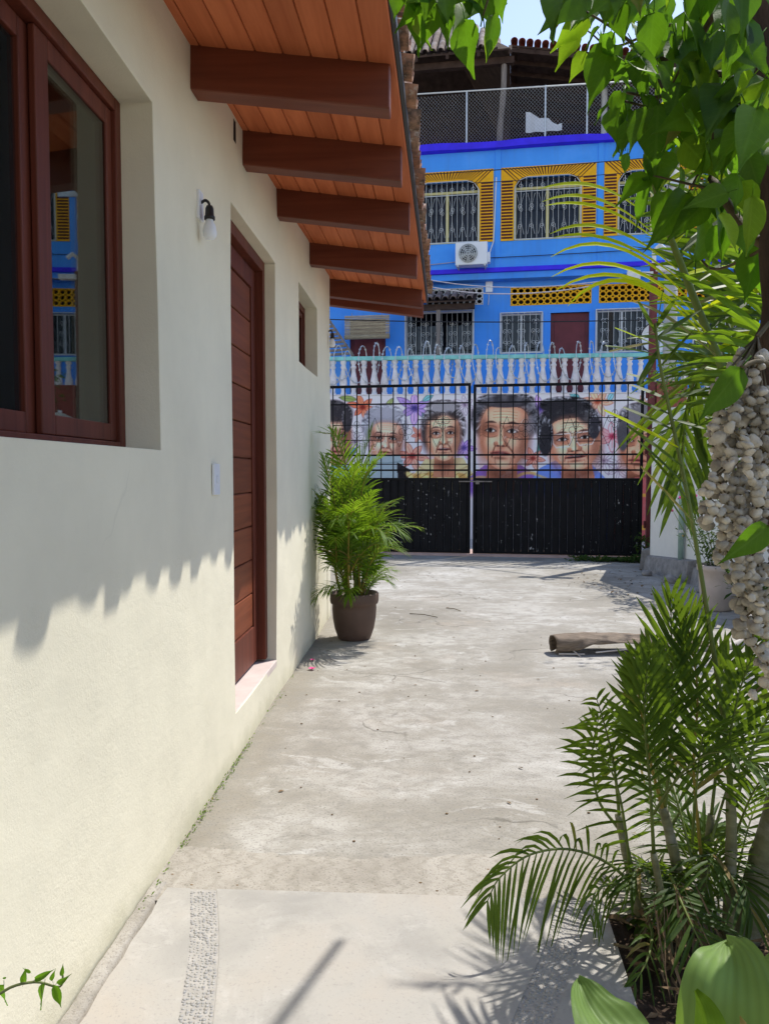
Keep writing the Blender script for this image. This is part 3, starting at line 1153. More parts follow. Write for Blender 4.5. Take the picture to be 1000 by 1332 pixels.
# ------------------------------------------------------------------ gate
def gate_leaf(x0, x1, label, ztop, seed):
    o = thing("gate_leaf", label, "gate", gx((x0 + x1) / 2, 0, .04), GA, "two leaves of the black driveway gate")
    w = (x1 - x0)
    h = ztop - .04
    f = MB()
    a, b = -w / 2, w / 2
    zp = 1.25
    T = .045
    f.box(a, a + T, -.022, .022, 0, h)
    f.box(b - T, b, -.022, .022, 0, h)
    f.box(a + T, b - T, -.0215, .0215, h - T, h)
    f.box(a + T, b - T, -.0215, .0215, zp - .02, zp + .025)
    f.box(a + T, b - T, -.0215, .0215, 0, T)
    build("frame", f, M['black'], o, bevel=.003)
    # pressed steel boards below
    n = int(round((w - 2 * T) / .128))
    bw = (w - 2 * T) / n
    prof = [(0, .004), (.012, .004), (.020, -.012), (bw - .020, -.012), (bw - .012, .004), (bw - .001, .004)]
    g = MB()
    for z in (T, zp - .02):
        pass
    vs = [(x, y, z) for z in (T, zp - .02) for x, y in prof] + [(x, y + .006, z) for z in (T, zp - .02) for x, y in prof]
    m = len(prof)
    fs = [(i, i + 1, m + i + 1, m + i) for i in range(m - 1)] + [(2 * m + i, 3 * m + i, 3 * m + i + 1, 2 * m + i + 1) for i in range(m - 1)]
    g.add(vs, fs)
    me = mesh_of("steel_board", g, M['gateblack'])
    for i in range(n):
        link("steel_board", me, o, loc=(a + T + i * bw, -.006, 0))
    # bars
    nb = int(round((w - 2 * T) / .205))
    sp = (w - 2 * T) / nb
    me = mesh_of("bar", MB().box(-.0085, .0085, -.0085, .0085, zp + .025, h - T), M['black'])
    for i in range(1, nb):
        link("bar", me, o, loc=(a + T + i * sp, .0, 0))
    for z, t_ in ((2.573, .022), (1.70, .030), (1.545, .016), (1.445, .030)):
        build("rail", MB().box(a + T, b - T, -.0195, .0195, z - t_ / 2 - .04, z + t_ / 2 - .04), M['black'], o)
    # thin ornament: short rails, lozenges, rings
    g = MB()
    q = random.Random(seed)
    xs = [a + T + i * sp for i in range(nb + 1)]
    for z, i0, i1 in ((2.22, 2, 5), (1.96, 3, 6), (2.22, 7, 10), (1.92, 8, 10), (2.02, 5, 7), (2.30, 9, 12)):
        if i1 < len(xs):
            g.bar((xs[i0], .012, z - .04), (xs[i1], .012, z - .04), .014)
    for i in (2, 5, 7, 10):
        if i + 1 < len(xs):
            xm = (xs[i] + xs[i + 1]) / 2
            for s_ in (-1, 1):
                g.bar((xs[i] if s_ < 0 else xs[i + 1], -.012, 2.02), (xm, -.012, 2.30), .006)
                g.bar((xs[i] if s_ < 0 else xs[i + 1], -.012, 2.02), (xm, -.012, 1.80), .006)
    for i, z in ((4, 2.1), (8, 2.06), (11, 2.24)):
        if i < len(xs):
            for cx_, cz_, r_ in ((xs[i] - .06, z, .055), (xs[i] + .06, z, .055), (xs[i], z - .10, .045), (xs[i], z + .10, .045)):
                g.tube([(cx_ + r_ * math.cos(t * .524), -.014, cz_ + r_ * math.sin(t * .524)) for t in range(13)], .004, 4, False)
    build("ornament", g, M['black'], o)
    return o


gl = gate_leaf(-2.86, -.022, "left leaf of the black iron gate, beside the potted palm", 2.90, 3)
gr = gate_leaf(.022, 2.755, "right leaf of the black iron gate, scratched with white paint chips", 2.875, 5)
g = MB()
g.tube([(-1.32, -.045, .0), (-1.32, -.045, 1.2)], .009, 6)
g.bar((-1.345, -.04, .5), (-1.295, -.04, .5), .05, .012)
build("drop_bolt", g, M['black'], gr)
g = MB()
g.bar((-1.60, -.045, 1.215), (-1.05, -.045, 1.215), .022, .02)
g.box(-1.32, -1.26, -.06, -.03, 1.17, 1.23)
build("latch", g, M['oldwood'], gr)

# gate posts, wall piece and conduit on the right
o = thing("gate_post", "slim dark red gate post at the right of the black gate", "post", gx(2.875, .03, 0), GA)
g = MB()
g.box(-.055, .055, -.05, .05, -.08, 4.74)
build("post", g, M['redpost'], o, bevel=.006)
g = MB()
for z in (.5, 1.7, 2.6):
    g.lathe([(0, 0), (.02, 0), (.02, .12), (0, .12)], 8, (-.075, -.02, z))
build("hinge", g, M['redpost'], o)
g = MB()
g.box(-.40, -.02, -.09, -.05, 4.54, 4.60)
g.box(-.42, -.22, -.13, -.04, 4.48, 4.62)
g.box(.02, .30, -.10, .02, 4.60, 4.68)
g.tube([(0, 0, 4.74), (.0, 0, 4.95), (.08, -.05, 5.02), (.16, -.06, 4.94)], .035, 8)
build("meter_fittings", g, M['whitemetal'], o, bevel=.004)

o = thing("wall_pier", "brick red pier with a small white box at the end of the white wall", "wall", gx(3.14, .06, 0), GA)
build("pier", MB().box(-.20, .26, -.12, .26, -.1, 2.86), M['redwall'], o, bevel=.01)
build("junction_box", MB().box(.02, .09, -.150, -.12, 2.30, 2.44), M['plastic'], o, bevel=.004)

# ------------------------------------------------------------------ white wall down the right side
o = thing("garden_wall", "white rendered garden wall along the right of the drive", "wall", (3.3, 9, 0))
g = MB()
pts = [(12.58, 3.66), (11.2, 3.23), (9.86, 3.44), (7.8, 3.74), (5.0, 4.12), (1.0, 4.6), (-3, 5.0)]
for (ya, xa), (yb, xb) in zip(pts[:-1], pts[1:]):
    g.hexa([(xa - 3.3, ya - 9, -.1), (xb - 3.3, yb - 9, -.1), (xb + .2 - 3.3, yb - 9, -.1), (xa + .2 - 3.3, ya - 9, -.1), (xa - 3.3, ya - 9, 2.28), (xb - 3.3, yb - 9, 2.28), (xb - 3.1, yb - 9, 2.28), (xa - 3.1, ya - 9, 2.28)])
build("wall_body", g, M['whitewall'], o, recalc=True)
g = MB()
for (ya, xa), (yb, xb) in zip(pts[:-1], pts[1:]):
    g.hexa([(xa - 3.42, ya - 9, -.1), (xb - 3.46, yb - 9, -.1), (xb - 3.297, yb - 9, -.1), (xa - 3.297, ya - 9, -.1), (xa - 3.36, ya - 9, .20), (xb - 3.42, yb - 9, .28), (xb - 3.297, yb - 9, .30), (xa - 3.297, ya - 9, .22)])
build("footing", g, M['stone'], o, recalc=True)
o = thing("drain_pipe", "pale green pipe standing upright against the white wall", "pipe", (3.335, 10.2, 0.12))
build("pipe", MB().tube([(0, 0, .0), (0, 0, 2.15)], .035, 10), M['pipegreen'], o, smooth=True)
g = MB()
for z in (.5, 1.5):
    g.lathe([(.036, 0), (.042, 0), (.042, .04), (.036, .04)], 10, (0, 0, z))
build("clamp", g, M['galv'], o)
for i, (x, y, r) in enumerate(((3.02, 10.6, .07), (3.12, 9.9, .10), (3.25, 9.1, .08))):
    bmx = bmesh.new()
    bmesh.ops.create_icosphere(bmx, subdivisions=2, radius=r)
    for v in bmx.verts:
        v.co *= 1 + random.uniform(-.16, .16)
        v.co.z *= .7
    s_ = bm_obj("stone", bmx, M['stone'], smooth=True)
    s_.location = (x, y, r * .4)
    tag(s_, ["small grey stone against the right wall, nearest the gate", "largest grey stone at the foot of the right wall", "grey stone beside the pale pot"][i], "stone", "stones along the right wall")

# ------------------------------------------------------------------ painted retaining wall with balustrade
MO = Vector((.9, 16.5, 0))
mw = thing("mural_wall", "tall white retaining wall painted with elders' faces and lilies, balusters on top", "wall", MO, R(-2))
build("wall_body", MB().box(-12, 13, .012, .30, -.1, 3.06), M['whitewall'], mw)


class Paint:
    """a hand painted picture as colours on a fine mesh; u, v in centimetre-like picture units"""

    def __init__(s, x0, x1, y0, y1, step):
        s.nx = int((x1 - x0) / step) + 1
        s.ny = int((y1 - y0) / step) + 1
        s.X, s.Y = np.meshgrid(np.linspace(x0, x1, s.nx), np.linspace(y0, y1, s.ny))
        s.C = np.zeros((s.ny, s.nx, 3))

    def blend(s, a, col):
        a = np.clip(a, 0, 1)[..., None]
        s.C = s.C * (1 - a) + np.asarray(col, float) * a

    def ell(s, cx, cy, rx, ry, col, al=1.0, soft=.12, rot=0.0, p=2.0):
        c, n = math.cos(rot), math.sin(rot)
        dx, dy = s.X - cx, s.Y - cy
        u, v = (dx * c + dy * n) / rx, (-dx * n + dy * c) / ry
        d = (np.abs(u) ** p + np.abs(v) ** p) ** (1 / p)
        s.blend(al * np.clip((1 + soft - d) / (2 * soft), 0, 1), col)

    def stroke(s, pts, w, col, al=1.0, soft=.5, taper=False):
        pts = [tuple(q)[:2] for q in pts]
        best = np.full(s.X.shape, 1e9)
        n = len(pts) - 1
        for i in range(n):
            (ax, ay), (bx, by) = pts[i], pts[i + 1]
            dx, dy = bx - ax, by - ay
            L2 = dx * dx + dy * dy + 1e-9
            t = np.clip(((s.X - ax) * dx + (s.Y - ay) * dy) / L2, 0, 1)
            d = np.hypot(s.X - ax - t * dx, s.Y - ay - t * dy)
            if taper:
                g = (i + t) / n
                d = d + w * .8 * np.abs(2 * g - 1) ** 2
            best = np.minimum(best, d)
        s.blend(al * np.clip((w / 2 + soft / 2 - best) / soft, 0, 1), col)

    def poly(s, pts, col, al=1.0):
        ins = np.zeros(s.X.shape, bool)
        n = len(pts)
        for i in range(n):
            (x1, y1), (x2, y2) = pts[i], pts[(i + 1) % n]
            if y1 == y2:
                continue
            c = ((y1 > s.Y) != (y2 > s.Y)) & (s.X < (x2 - x1) * (s.Y - y1) / (y2 - y1) + x1)
            ins ^= c
        s.blend(al * ins, col)


def curve2(pts, n=10):
    return [(q.x, q.y) for q in bez([(a, b, 0) for a, b in pts], n)]


PW = Paint(396, 884, 508, 706, .85)
PW.C[:] = (212, 200, 208)
pn = np.random.default_rng(5)


def lily(cx, cy, r, col, dark, rot=0.0, line=False, n=6):
    for k in range(n):
        a = rot + 2 * math.pi * k / n + .25 * math.sin(k * 3.1)
        L_ = r * (1.0 + .18 * math.sin(k * 2.3 + rot))
        tip = (cx + L_ * math.cos(a), cy + L_ * .95 * math.sin(a))
        m = (cx + .5 * L_ * math.cos(a), cy + .5 * L_ * .95 * math.sin(a))
        nx_, ny_ = -math.sin(a) * r * .27, math.cos(a) * r * .27
        out = curve2([(cx, cy), (m[0] + nx_ * 1.5, m[1] + ny_ * 1.5), tip]) + curve2([tip, (m[0] - nx_ * 1.5, m[1] - ny_ * 1.5), (cx, cy)])
        if not line:
            sh = 1 + .14 * math.sin(k * 1.9)
            PW.poly(out, [min(255, c * sh) for c in col], .95)
            PW.stroke([(cx, cy), m, tip], r * .10, [c * .6 + 90 for c in col], .35, r * .12)
        PW.stroke(out, .7, dark, .75 if not line else .6, .7)
        PW.stroke([(cx, cy), (cx + .7 * L_ * math.cos(a), cy + .7 * L_ * .95 * math.sin(a))], .7, dark, .6, .8)
    if not line:
        PW.ell(cx, cy, r * .2, r * .18, dark, .8, .5)


def leafp(x0, y0, x1, y1, w, col):
    mx, my = (x0 + x1) / 2, (y0 + y1) / 2
    dx, dy = x1 - x0, y1 - y0
    L_ = math.hypot(dx, dy)
    nx_, ny_ = -dy / L_ * w, dx / L_ * w
    out = curve2([(x0, y0), (mx + nx_, my + ny_), (x1, y1)]) + curve2([(x1, y1), (mx - nx_, my - ny_), (x0, y0)])
    PW.poly(out, col, .9)
    PW.stroke(out, .7, (40, 50, 50), .6, .8)
    PW.stroke([(x0, y0), (x1, y1)], .6, (40, 50, 50), .5, .8)


ORG, PUR, SAL, PNK, PEA, TEA, GRN = (222, 112, 78), (172, 138, 205), (222, 142, 122), (226, 168, 172), (230, 170, 140), (110, 180, 185), (128, 150, 74)
lily(463, 575, 17, (205, 195, 200), (70, 62, 75), .3, True)
leafp(441, 516, 466, 519, 8, GRN)
leafp(502, 533, 514, 517, 7, (150, 165, 90))
lily(473, 529, 19, ORG, (110, 30, 25), .25)
lily(542, 531, 24, PUR, (50, 42, 105), .55)
leafp(552, 522, 567, 513, 7, TEA)
leafp(560, 560, 552, 536, 6, (90, 150, 150))
leafp(452, 596, 466, 582, 7, (70, 140, 160))
leafp(524, 552, 518, 534, 6, (105, 140, 90))
lily(539, 594, 22, SAL, (120, 35, 35), .15)
lily(548, 566, 12, SAL, (140, 60, 50), .9)
lily(608, 527, 14, (205, 182, 205), (95, 70, 100), .4, True)
lily(607, 583, 17, PUR, (60, 40, 120), .1)
leafp(604, 548, 606, 566, 6, (90, 125, 80))
lily(706, 532, 19, PUR, (60, 42, 120), .3)
leafp(743, 513, 757, 521, 8, TEA)
leafp(756, 524, 750, 512, 5, (80, 160, 165))
lily(779, 524, 20, PEA, (150, 60, 40), .1)
leafp(792, 524, 799, 512, 7, (130, 190, 205))
lily(798, 569, 21, PNK, (160, 40, 70), .5)
leafp(782, 592, 781, 577, 7, (70, 110, 70))
lily(788, 600, 19, (215, 195, 208), (90, 70, 95), .2, True)
lily(806, 612, 16, (215, 195, 208), (90, 70, 95), .7, True)
lily(697, 597, 16, SAL, (120, 40, 35), .2)
leafp(712, 560, 702, 592, 6, (90, 150, 140))
lily(840, 530, 15, PEA, (130, 60, 50), .1)
lily(868, 580, 18, PUR, (60, 42, 120), .6)


def hair(cx, cy, rx, ry, base, hi, seed, n=70, curl=1.0, lo=None):
    q = np.random.default_rng(seed)
    lo = lo or [c * .45 for c in base]
    PW.ell(cx, cy, rx, ry, base, 1, .07)
    for i in range(n):                                   # swept locks from a parting
        a = q.uniform(-math.pi, 0.15) if i % 5 else q.uniform(-3.3, .4)
        r0, r1 = q.uniform(.50, .75), q.uniform(.85, 1.03)
        a2 = a + q.uniform(-.55, .55) * curl
        p0 = (cx + rx * r0 * math.cos(a), cy + ry * r0 * math.sin(a))
        p2 = (cx + rx * r1 * math.cos(a2), cy + ry * r1 * math.sin(a2))
        am = (a + a2) / 2 + q.uniform(-.3, .3) * curl
        p1 = (cx + rx * r1 * 1.02 * math.cos(am), cy + ry * r1 * 1.02 * math.sin(am))
        col = hi if q.random() < .5 else lo
        PW.stroke(curve2([p0, p1, p2], 6), q.uniform(.9, 2.4), col, q.uniform(.35, .75), 1.0, True)


def face(cx, ey, w, h, skin, lean=0.0, glasses=False, open_mouth=False, seed=0, age=1.0, half=0, tilt=0.0):
    """cx = centre line, ey = eye line, w = half width, h = brow to chin scale"""
    X0_, Y0_ = PW.X, PW.Y
    ct, st_ = math.cos(tilt), math.sin(tilt)
    PW.X, PW.Y = cx + (X0_ - cx) * ct + (Y0_ - ey) * st_, ey - (X0_ - cx) * st_ + (Y0_ - ey) * ct
    q = np.random.default_rng(seed)
    S = np.minimum(np.array(skin, float) * (1.17, 1.13, 1.10), 255)
    dk, mid, lt = S * (.44, .36, .34), S * (.78, .70, .66), np.minimum(S * 1.20 + 14, 255)
    top, chin = ey - h * .62, ey + h * .98
    # neck
    PW.poly([(cx - w * .55, ey + h * .5), (cx + w * .55, ey + h * .5), (cx + w * .72, chin + h * .6), (cx - w * .72, chin + h * .6)], mid)
    PW.ell(cx, chin + h * .12, w * .6, h * .16, dk, .75, .5)
    for dx in (-.3, .05, .35):
        PW.stroke([(cx + w * dx, chin + h * .05), (cx + w * dx * .6, chin + h * .5)], 1.2, dk, .4, 1.5)
    # head
    L_ = [(cx - w, ey - h * .25), (cx - w * 1.01, ey + h * .2), (cx - w * .90, ey + h * .52), (cx - w * .58, ey + h * .83), (cx - w * .2, chin), (cx + w * .2, chin), (cx + w * .58, ey + h * .83), (cx + w * .90, ey + h * .52), (cx + w * 1.01, ey + h * .2), (cx + w, ey - h * .25), (cx + w * .72, top + h * .06), (cx, top), (cx - w * .72, top + h * .06)]
    pts = [(p.x, p.y) for p in spline([(a, b, 0) for a, b in L_ + [L_[0]]], 5)]
    PW.poly(pts, S)
    PW.stroke(pts, w * .16, mid, .55, w * .3)
    # form shading
    PW.ell(cx + w * .78, ey + h * .30, w * .30, h * .58, dk, .55, .7)
    PW.ell(cx - w * .86, ey + h * .28, w * .20, h * .5, mid, .8, .7)
    PW.ell(cx - w * .10, ey - h * .36, w * .58, h * .17, lt, .75, .7)
    PW.ell(cx - w * .50, ey + h * .28, w * .24, h * .16, lt, .75, .7)
    PW.ell(cx + w * .42, ey + h * .27, w * .20, h * .15, lt, .6, .7)
    PW.ell(cx, ey + h * .86, w * .22, h * .08, lt, .5, .7)
    for sgn in (-1, 1):
        ex = cx + sgn * w * .45 + lean
        PW.ell(ex, ey - h * .02, w * .31, h * .14, dk, .62, .6)
        PW.ell(ex, ey + h * .12, w * .26, h * .05, mid, .8, .6)
        PW.stroke(curve2([(ex - w * .26, ey + h * .15), (ex, ey + h * .22), (ex + w * .26, ey + h * .14)]), 1.0, dk, .55 * age, 1.0)
        # brow
        PW.stroke(curve2([(ex - sgn * w * .30, ey - h * .17), (ex, ey - h * .27), (ex + sgn * w * .34, ey - h * .15)]), h * .055, (44, 32, 32), .85, 1.2, True)
        # eye
        PW.ell(ex, ey, w * .185, h * .058, (226, 216, 210), .95, .25)
        PW.ell(ex + lean * .1, ey - .1, w * .085, h * .062, (30, 20, 20), 1, .25)
        PW.stroke(curve2([(ex - w * .23, ey + h * .015), (ex, ey - h * .10), (ex + w * .23, ey + h * .02)]), 1.3, (34, 20, 22), .95, .8)
        PW.stroke(curve2([(ex - w * .20, ey + h * .03), (ex, ey + h * .085), (ex + w * .2, ey + h * .03)]), .8, dk * .7, .8, .8)
        PW.stroke(curve2([(ex - w * .24, ey - h * .09), (ex, ey - h * .155), (ex + w * .24, ey - h * .08)]), .8, dk, .7, .8)
        # crow's feet and cheek fold
        for k in range(3):
            PW.stroke([(ex + sgn * w * .27, ey + h * (.02 + .04 * k)), (ex + sgn * w * .44, ey + h * (-.02 + .09 * k))], .7, dk, .5 * age, .8)
        PW.stroke(curve2([(cx + sgn * w * .20 + lean, ey + h * .36), (cx + sgn * w * .42, ey + h * .48), (cx + sgn * w * .47, ey + h * .68)]), 1.6, dk, .8 * age, 1.6)
        PW.stroke(curve2([(cx + sgn * w * .32, ey + h * .68), (cx + sgn * w * .36, ey + h * .78), (cx + sgn * w * .28, ey + h * .86)]), 1.0, dk, .5 * age, 1.2)
        # temple hollow
        PW.ell(cx + sgn * w * .88, ey - h * .12, w * .14, h * .2, dk, .45, .7)
    # nose
    nx_ = cx + lean
    PW.stroke(curve2([(nx_ + w * .10, ey - h * .05), (nx_ + w * .16, ey + h * .18), (nx_ + w * .22, ey + h * .33)]), w * .13, dk, .5, w * .16)
    PW.stroke([(nx_ - w * .01, ey - h * .04), (nx_ - w * .02, ey + h * .30)], w * .12, lt, .85, w * .16)
    PW.ell(nx_, ey + h * .33, w * .13, h * .06, lt, .8, .5)
    for sgn in (-1, 1):
        PW.ell(nx_ + sgn * w * .19, ey + h * .35, w * .09, h * .06, mid, .9, .5)
        PW.ell(nx_ + sgn * w * .10, ey + h * .395, w * .07, h * .022, (40, 20, 18), .95, .5)
        PW.stroke(curve2([(nx_ + sgn * w * .27, ey + h * .31), (nx_ + sgn * w * .30, ey + h * .37), (nx_ + sgn * w * .2, ey + h * .41)]), .9, dk, .8, .9)
    PW.ell(nx_, ey + h * .45, w * .16, h * .045, mid, .7, .6)
    # mouth
    my = ey + h * .58
    lip = (150, 72, 66) if not open_mouth else (140, 60, 58)
    PW.ell(nx_, my, w * .36, h * .065, lip, .9, .35)
    if open_mouth:
        PW.ell(nx_, my + h * .005, w * .30, h * .045, (52, 22, 24), 1, .3)
        PW.ell(nx_, my - h * .018, w * .24, h * .018, (212, 200, 190), .9, .4)
    PW.stroke(curve2([(nx_ - w * .40, my + h * .01), (nx_ - w * .1, my - h * .02), (nx_, my + h * .005), (nx_ + w * .1, my - h * .02), (nx_ + w * .40, my + h * .012)]), 1.1, (48, 20, 22), .95, .8)
    PW.ell(nx_ - w * .04, my + h * .05, w * .18, h * .018, np.minimum(S * 1.1, 255), .6, .6)
    PW.ell(nx_, my + h * .125, w * .26, h * .035, dk, .65, .6)
    # forehead lines
    for k in range(3):
        yy = ey - h * (.34 + .075 * k)
        PW.stroke(curve2([(cx - w * .5, yy + 1), (cx, yy - h * .03), (cx + w * .5, yy + 1)]), .8, mid * .85, .55 * age, .9)
    for sgn in (-1, 1):
        PW.stroke([(nx_ + sgn * w * .09, ey - h * .22), (nx_ + sgn * w * .07, ey - h * .06)], .9, dk, .7, .9)
    if glasses:
        for sgn in (-1, 1):
            ex = cx + sgn * w * .47 + lean
            r = [(ex - w * .36, ey - h * .16), (ex + w * .36, ey - h * .16), (ex + w * .36, ey + h * .10), (ex + w * .25, ey + h * .24), (ex - w * .25, ey + h * .24), (ex - w * .36, ey + h * .10), (ex - w * .36, ey - h * .16)]
            PW.stroke(r, 1.1, (214, 208, 208), .9, .8)
        PW.stroke([(cx - w * .12 + lean, ey - h * .04), (cx + w * .12 + lean, ey - h * .04)], 1.1, (214, 208, 208), .9, .8)

    PW.X, PW.Y = X0_, Y0_


def clothes(poly_, col, seed, folds):
    PW.poly(poly_, col)
    for f_, c_, w_ in folds:
        PW.stroke(curve2(f_), w_, c_, .75, 1.6)


# first face, cut by the house
face(436, 566, 20, 40, (176, 132, 112), 1, seed=1)
hair(434, 541, 25, 22, (52, 48, 52), (120, 116, 124), 11, 60, .4)
PW.ell(434, 560, 16, 20, (182, 138, 118), 1, .1)
face(437, 566, 17, 38, (180, 136, 116), 1, seed=1)
PW.ell(437, 536, 22, 13, (50, 46, 50), .95, .2)
hair(452, 544, 7, 18, (54, 50, 54), (140, 136, 142), 12, 24, .5)
clothes([(396, 616), (420, 606), (452, 606), (476, 618), (484, 706), (396, 706)], (120, 165, 165), 1, [])
# second face, grey hair
hair(502, 553, 31, 28, (150, 148, 158), (206, 206, 214), 21, 120, .9, (84, 82, 92))
clothes([(470, 706), (474, 604), (490, 590), (520, 590), (528, 604), (534, 706)], (150, 168, 176), 2, [(((482, 600), (500, 604), (522, 600)), (110, 130, 138), 2), (((480, 640), (500, 640), (524, 630)), (110, 130, 138), 3)])
face(505, 570, 20.5, 33, (192, 150, 132), -1.0, seed=2, age=1.1, tilt=.06)
hair(503, 535, 23, 8, (158, 156, 166), (212, 212, 220), 22, 50, .8, (96, 94, 104))
clothes([(480, 594), (524, 592), (532, 706), (472, 706)], (150, 166, 172), 2, [(((482, 601), (502, 606), (526, 600)), (112, 130, 136), 2)])
PW.poly([(519, 602), (537, 612), (534, 622), (528, 706), (521, 706)], (34, 30, 32))
# third face, swept back grey hair
clothes([(534, 706), (540, 620), (556, 598), (606, 596), (622, 622), (626, 706)], (206, 188, 140), 3, [(((540, 622), (570, 612), (612, 620)), (150, 112, 54), 3), (((548, 608), (580, 628), (614, 606)), (172, 150, 104), 2)])
for k in range(9):
    PW.ell(536 + k * 10, 619 + 3 * math.sin(k), 7, 3.6, (188, 146, 82) if k % 2 else (228, 196, 128), .95, .25, .5)
    PW.stroke([(531 + k * 10, 622), (541 + k * 10, 616)], .9, (110, 74, 34), .7, .9)
hair(580, 556, 30, 33, (112, 106, 110), (214, 208, 212), 31, 190, .8, (40, 36, 38))
PW.ell(559, 566, 7, 20, (46, 40, 42), .9, .4)
face(580, 563.5, 21, 37, (196, 152, 128), 0, open_mouth=True, seed=3, age=1.15, tilt=-.03)
hair(580, 528, 23, 8, (150, 144, 148), (208, 202, 206), 32, 60, 1.0, (66, 60, 62))
PW.ell(568, 542, 9, 4, (44, 38, 40), .8, .5, -.4)
PW.ell(593, 541, 8, 4, (44, 38, 40), .8, .5, .5)
# fourth face, large dark curls
clothes([(604, 706), (612, 624), (634, 606), (682, 606), (706, 622), (712, 706)], (128, 92, 168), 4, [(((612, 626), (640, 612), (660, 640)), (196, 160, 90), 3), (((668, 628), (690, 606), (712, 624)), (206, 168, 80), 4), (((664, 636), (688, 616), (712, 634)), (92, 58, 130), 3), (((676, 632), (694, 622), (708, 640)), (222, 186, 110), 3)])
hair(661, 545, 44, 37, (64, 60, 64), (186, 184, 192), 41, 300, 1.3, (26, 24, 26))
face(660, 561, 31, 51, (190, 140, 116), -4, seed=4, age=1.2, tilt=.05)
hair(661, 521, 37, 10, (66, 62, 66), (196, 194, 202), 42, 150, 1.5, (24, 22, 24))
for k in range(13):
    a = math.pi + k * math.pi / 12
    PW.ell(660 + 38 * math.cos(a), 546 + 30 * math.sin(a), 6, 5, (44, 42, 46) if k % 2 else (104, 102, 108), .6, .5, a)
PW.ell(692, 556, 6, 12, (122, 120, 128), .7, .5)
# fifth face, black waves and glasses
clothes([(690, 706), (694, 628), (706, 610), (726, 600), (774, 606), (790, 622), (796, 706)], (104, 132, 214), 5, [(((700, 618), (720, 624), (744, 640)), (196, 170, 96), 3), (((724, 604), (734, 624), (760, 632)), (70, 92, 176), 3), (((706, 630), (724, 616), (748, 634)), (220, 216, 228), 2)])
hair(743, 557, 42, 36, (44, 42, 46), (196, 196, 204), 51, 280, 1.1, (18, 17, 20))
face(750, 571, 32, 42, (202, 150, 126), -1, True, True, seed=5, age=.8, tilt=-.10)
hair(738, 528, 34, 11, (40, 38, 42), (182, 182, 190), 52, 90, 1.2, (16, 15, 18))
PW.ell(718, 543, 15, 8, (42, 40, 44), .9, .4, -.6)
PW.ell(763, 543, 14, 8, (46, 44, 48), .9, .4, .6)
hair(775, 556, 8, 16, (52, 50, 56), (196, 196, 204), 53, 26, 1.3, (30, 28, 32))
hair(713, 568, 10, 26, (44, 42, 46), (190, 190, 198), 54, 46, 1.0, (20, 18, 22))
# sixth face, at the post
face(838, 575, 28, 44, (180, 128, 104), -6, seed=6, age=1.2, tilt=.06)
hair(836, 543, 30, 18, (118, 114, 118), (190, 188, 194), 61, 80, .9, (56, 52, 56))
hair(812, 562, 8, 26, (78, 75, 80), (214, 212, 218), 62, 34, .7, (70, 66, 70))
hair(864, 562, 8, 26, (110, 106, 112), (206, 204, 210), 63, 110, .7, (70, 66, 70))
clothes([(800, 706), (808, 632), (828, 622), (850, 622), (872, 634), (884, 706)], (180, 90, 90), 6, [(((806, 640), (840, 650), (876, 640)), (214, 176, 60), 4), (((806, 690), (840, 684), (880, 690)), (214, 176, 60), 6)])
iq = random.Random(12)
for fx_, fy_, fr_ in ((505, 572, 20), (580, 566, 21), (660, 566, 31), (750, 575, 32)):
    for k in range(7):
        x_, y_ = fx_ + iq.uniform(-1, 1) * fr_, fy_ + iq.uniform(-.9, .7) * fr_
        PW.stroke(curve2([(x_, y_), (x_ + iq.uniform(-9, 9), y_ + iq.uniform(-6, 6)), (x_ + iq.uniform(-9, 9), y_ + iq.uniform(-8, 8)), (x_ + iq.uniform(-6, 6), y_ + iq.uniform(-3, 9))]), .7, (60, 40, 44) if k % 3 else (236, 226, 222), .55, .7)
# plain pale wash under the portraits
PW.blend(np.clip((PW.Y - 640) / 10, 0, 1) * (PW.X < 792), (214, 196, 196))
# weathering
wz = pn.normal(0, 1, PW.X.shape)
PW.C = np.clip(PW.C + wz[..., None] * 3.0, 0, 255)

lin = np.where(PW.C / 255 <= .04045, PW.C / 255 / 12.92, ((PW.C / 255 + .055) / 1.055) ** 2.4)
MUR_GAIN = 1.45
lin = np.clip(lin * MUR_GAIN, 0, .86)
ux = (PW.X - 428) / 410.0 * (3.652 + 2.976) - 2.976
uz = 3.095 - (PW.Y - 511.5) * .01622
ux = ux.ravel()
uz = np.minimum(uz.ravel(), 3.058)
nx, ny = PW.nx, PW.ny
verts = np.stack([ux, np.zeros_like(ux), uz], 1)
idx = np.arange(nx * ny).reshape(ny, nx)
qd = np.stack([idx[1:, :-1], idx[1:, 1:], idx[:-1, 1:], idx[:-1, :-1]], -1).reshape(-1, 4)
me = bpy.data.meshes.new("mural_painting")
me.vertices.add(len(verts))
me.vertices.foreach_set('co', verts.ravel())
me.loops.add(qd.size)
me.loops.foreach_set('vertex_index', qd.ravel())
me.polygons.add(len(qd))
me.polygons.foreach_set('loop_start', np.arange(0, qd.size, 4))
me.polygons.foreach_set('loop_total', np.full(len(qd), 4))
me.update(calc_edges=True)
ca = me.color_attributes.new("paint", 'FLOAT_COLOR', 'POINT')
rgba = np.ones((nx * ny, 4), np.float32)
rgba[:, :3] = lin.reshape(-1, 3)
ca.data.foreach_set('color', rgba.ravel())
t = NT("mural_paint")
at_ = t.n("Attribute")
at_.attribute_name = "paint"
v = t.coords()
cm = t.mix(t.ramp(t.noise(v, 3.5, 9, .7), [(.55, 0.0), (.75, .25)]), at_.outputs['Color'], c4(.5, .48, .48))
t.base(cm)
t.bump(t.noise(v, 60, 4, .6), .12, .004)
me.materials.append(t.set(.8, .2))
link("mural_painting", me, mw)
build("coping", MB().box(-12, 13, -.012, .31, 3.062, 3.085), M['balu'], mw)

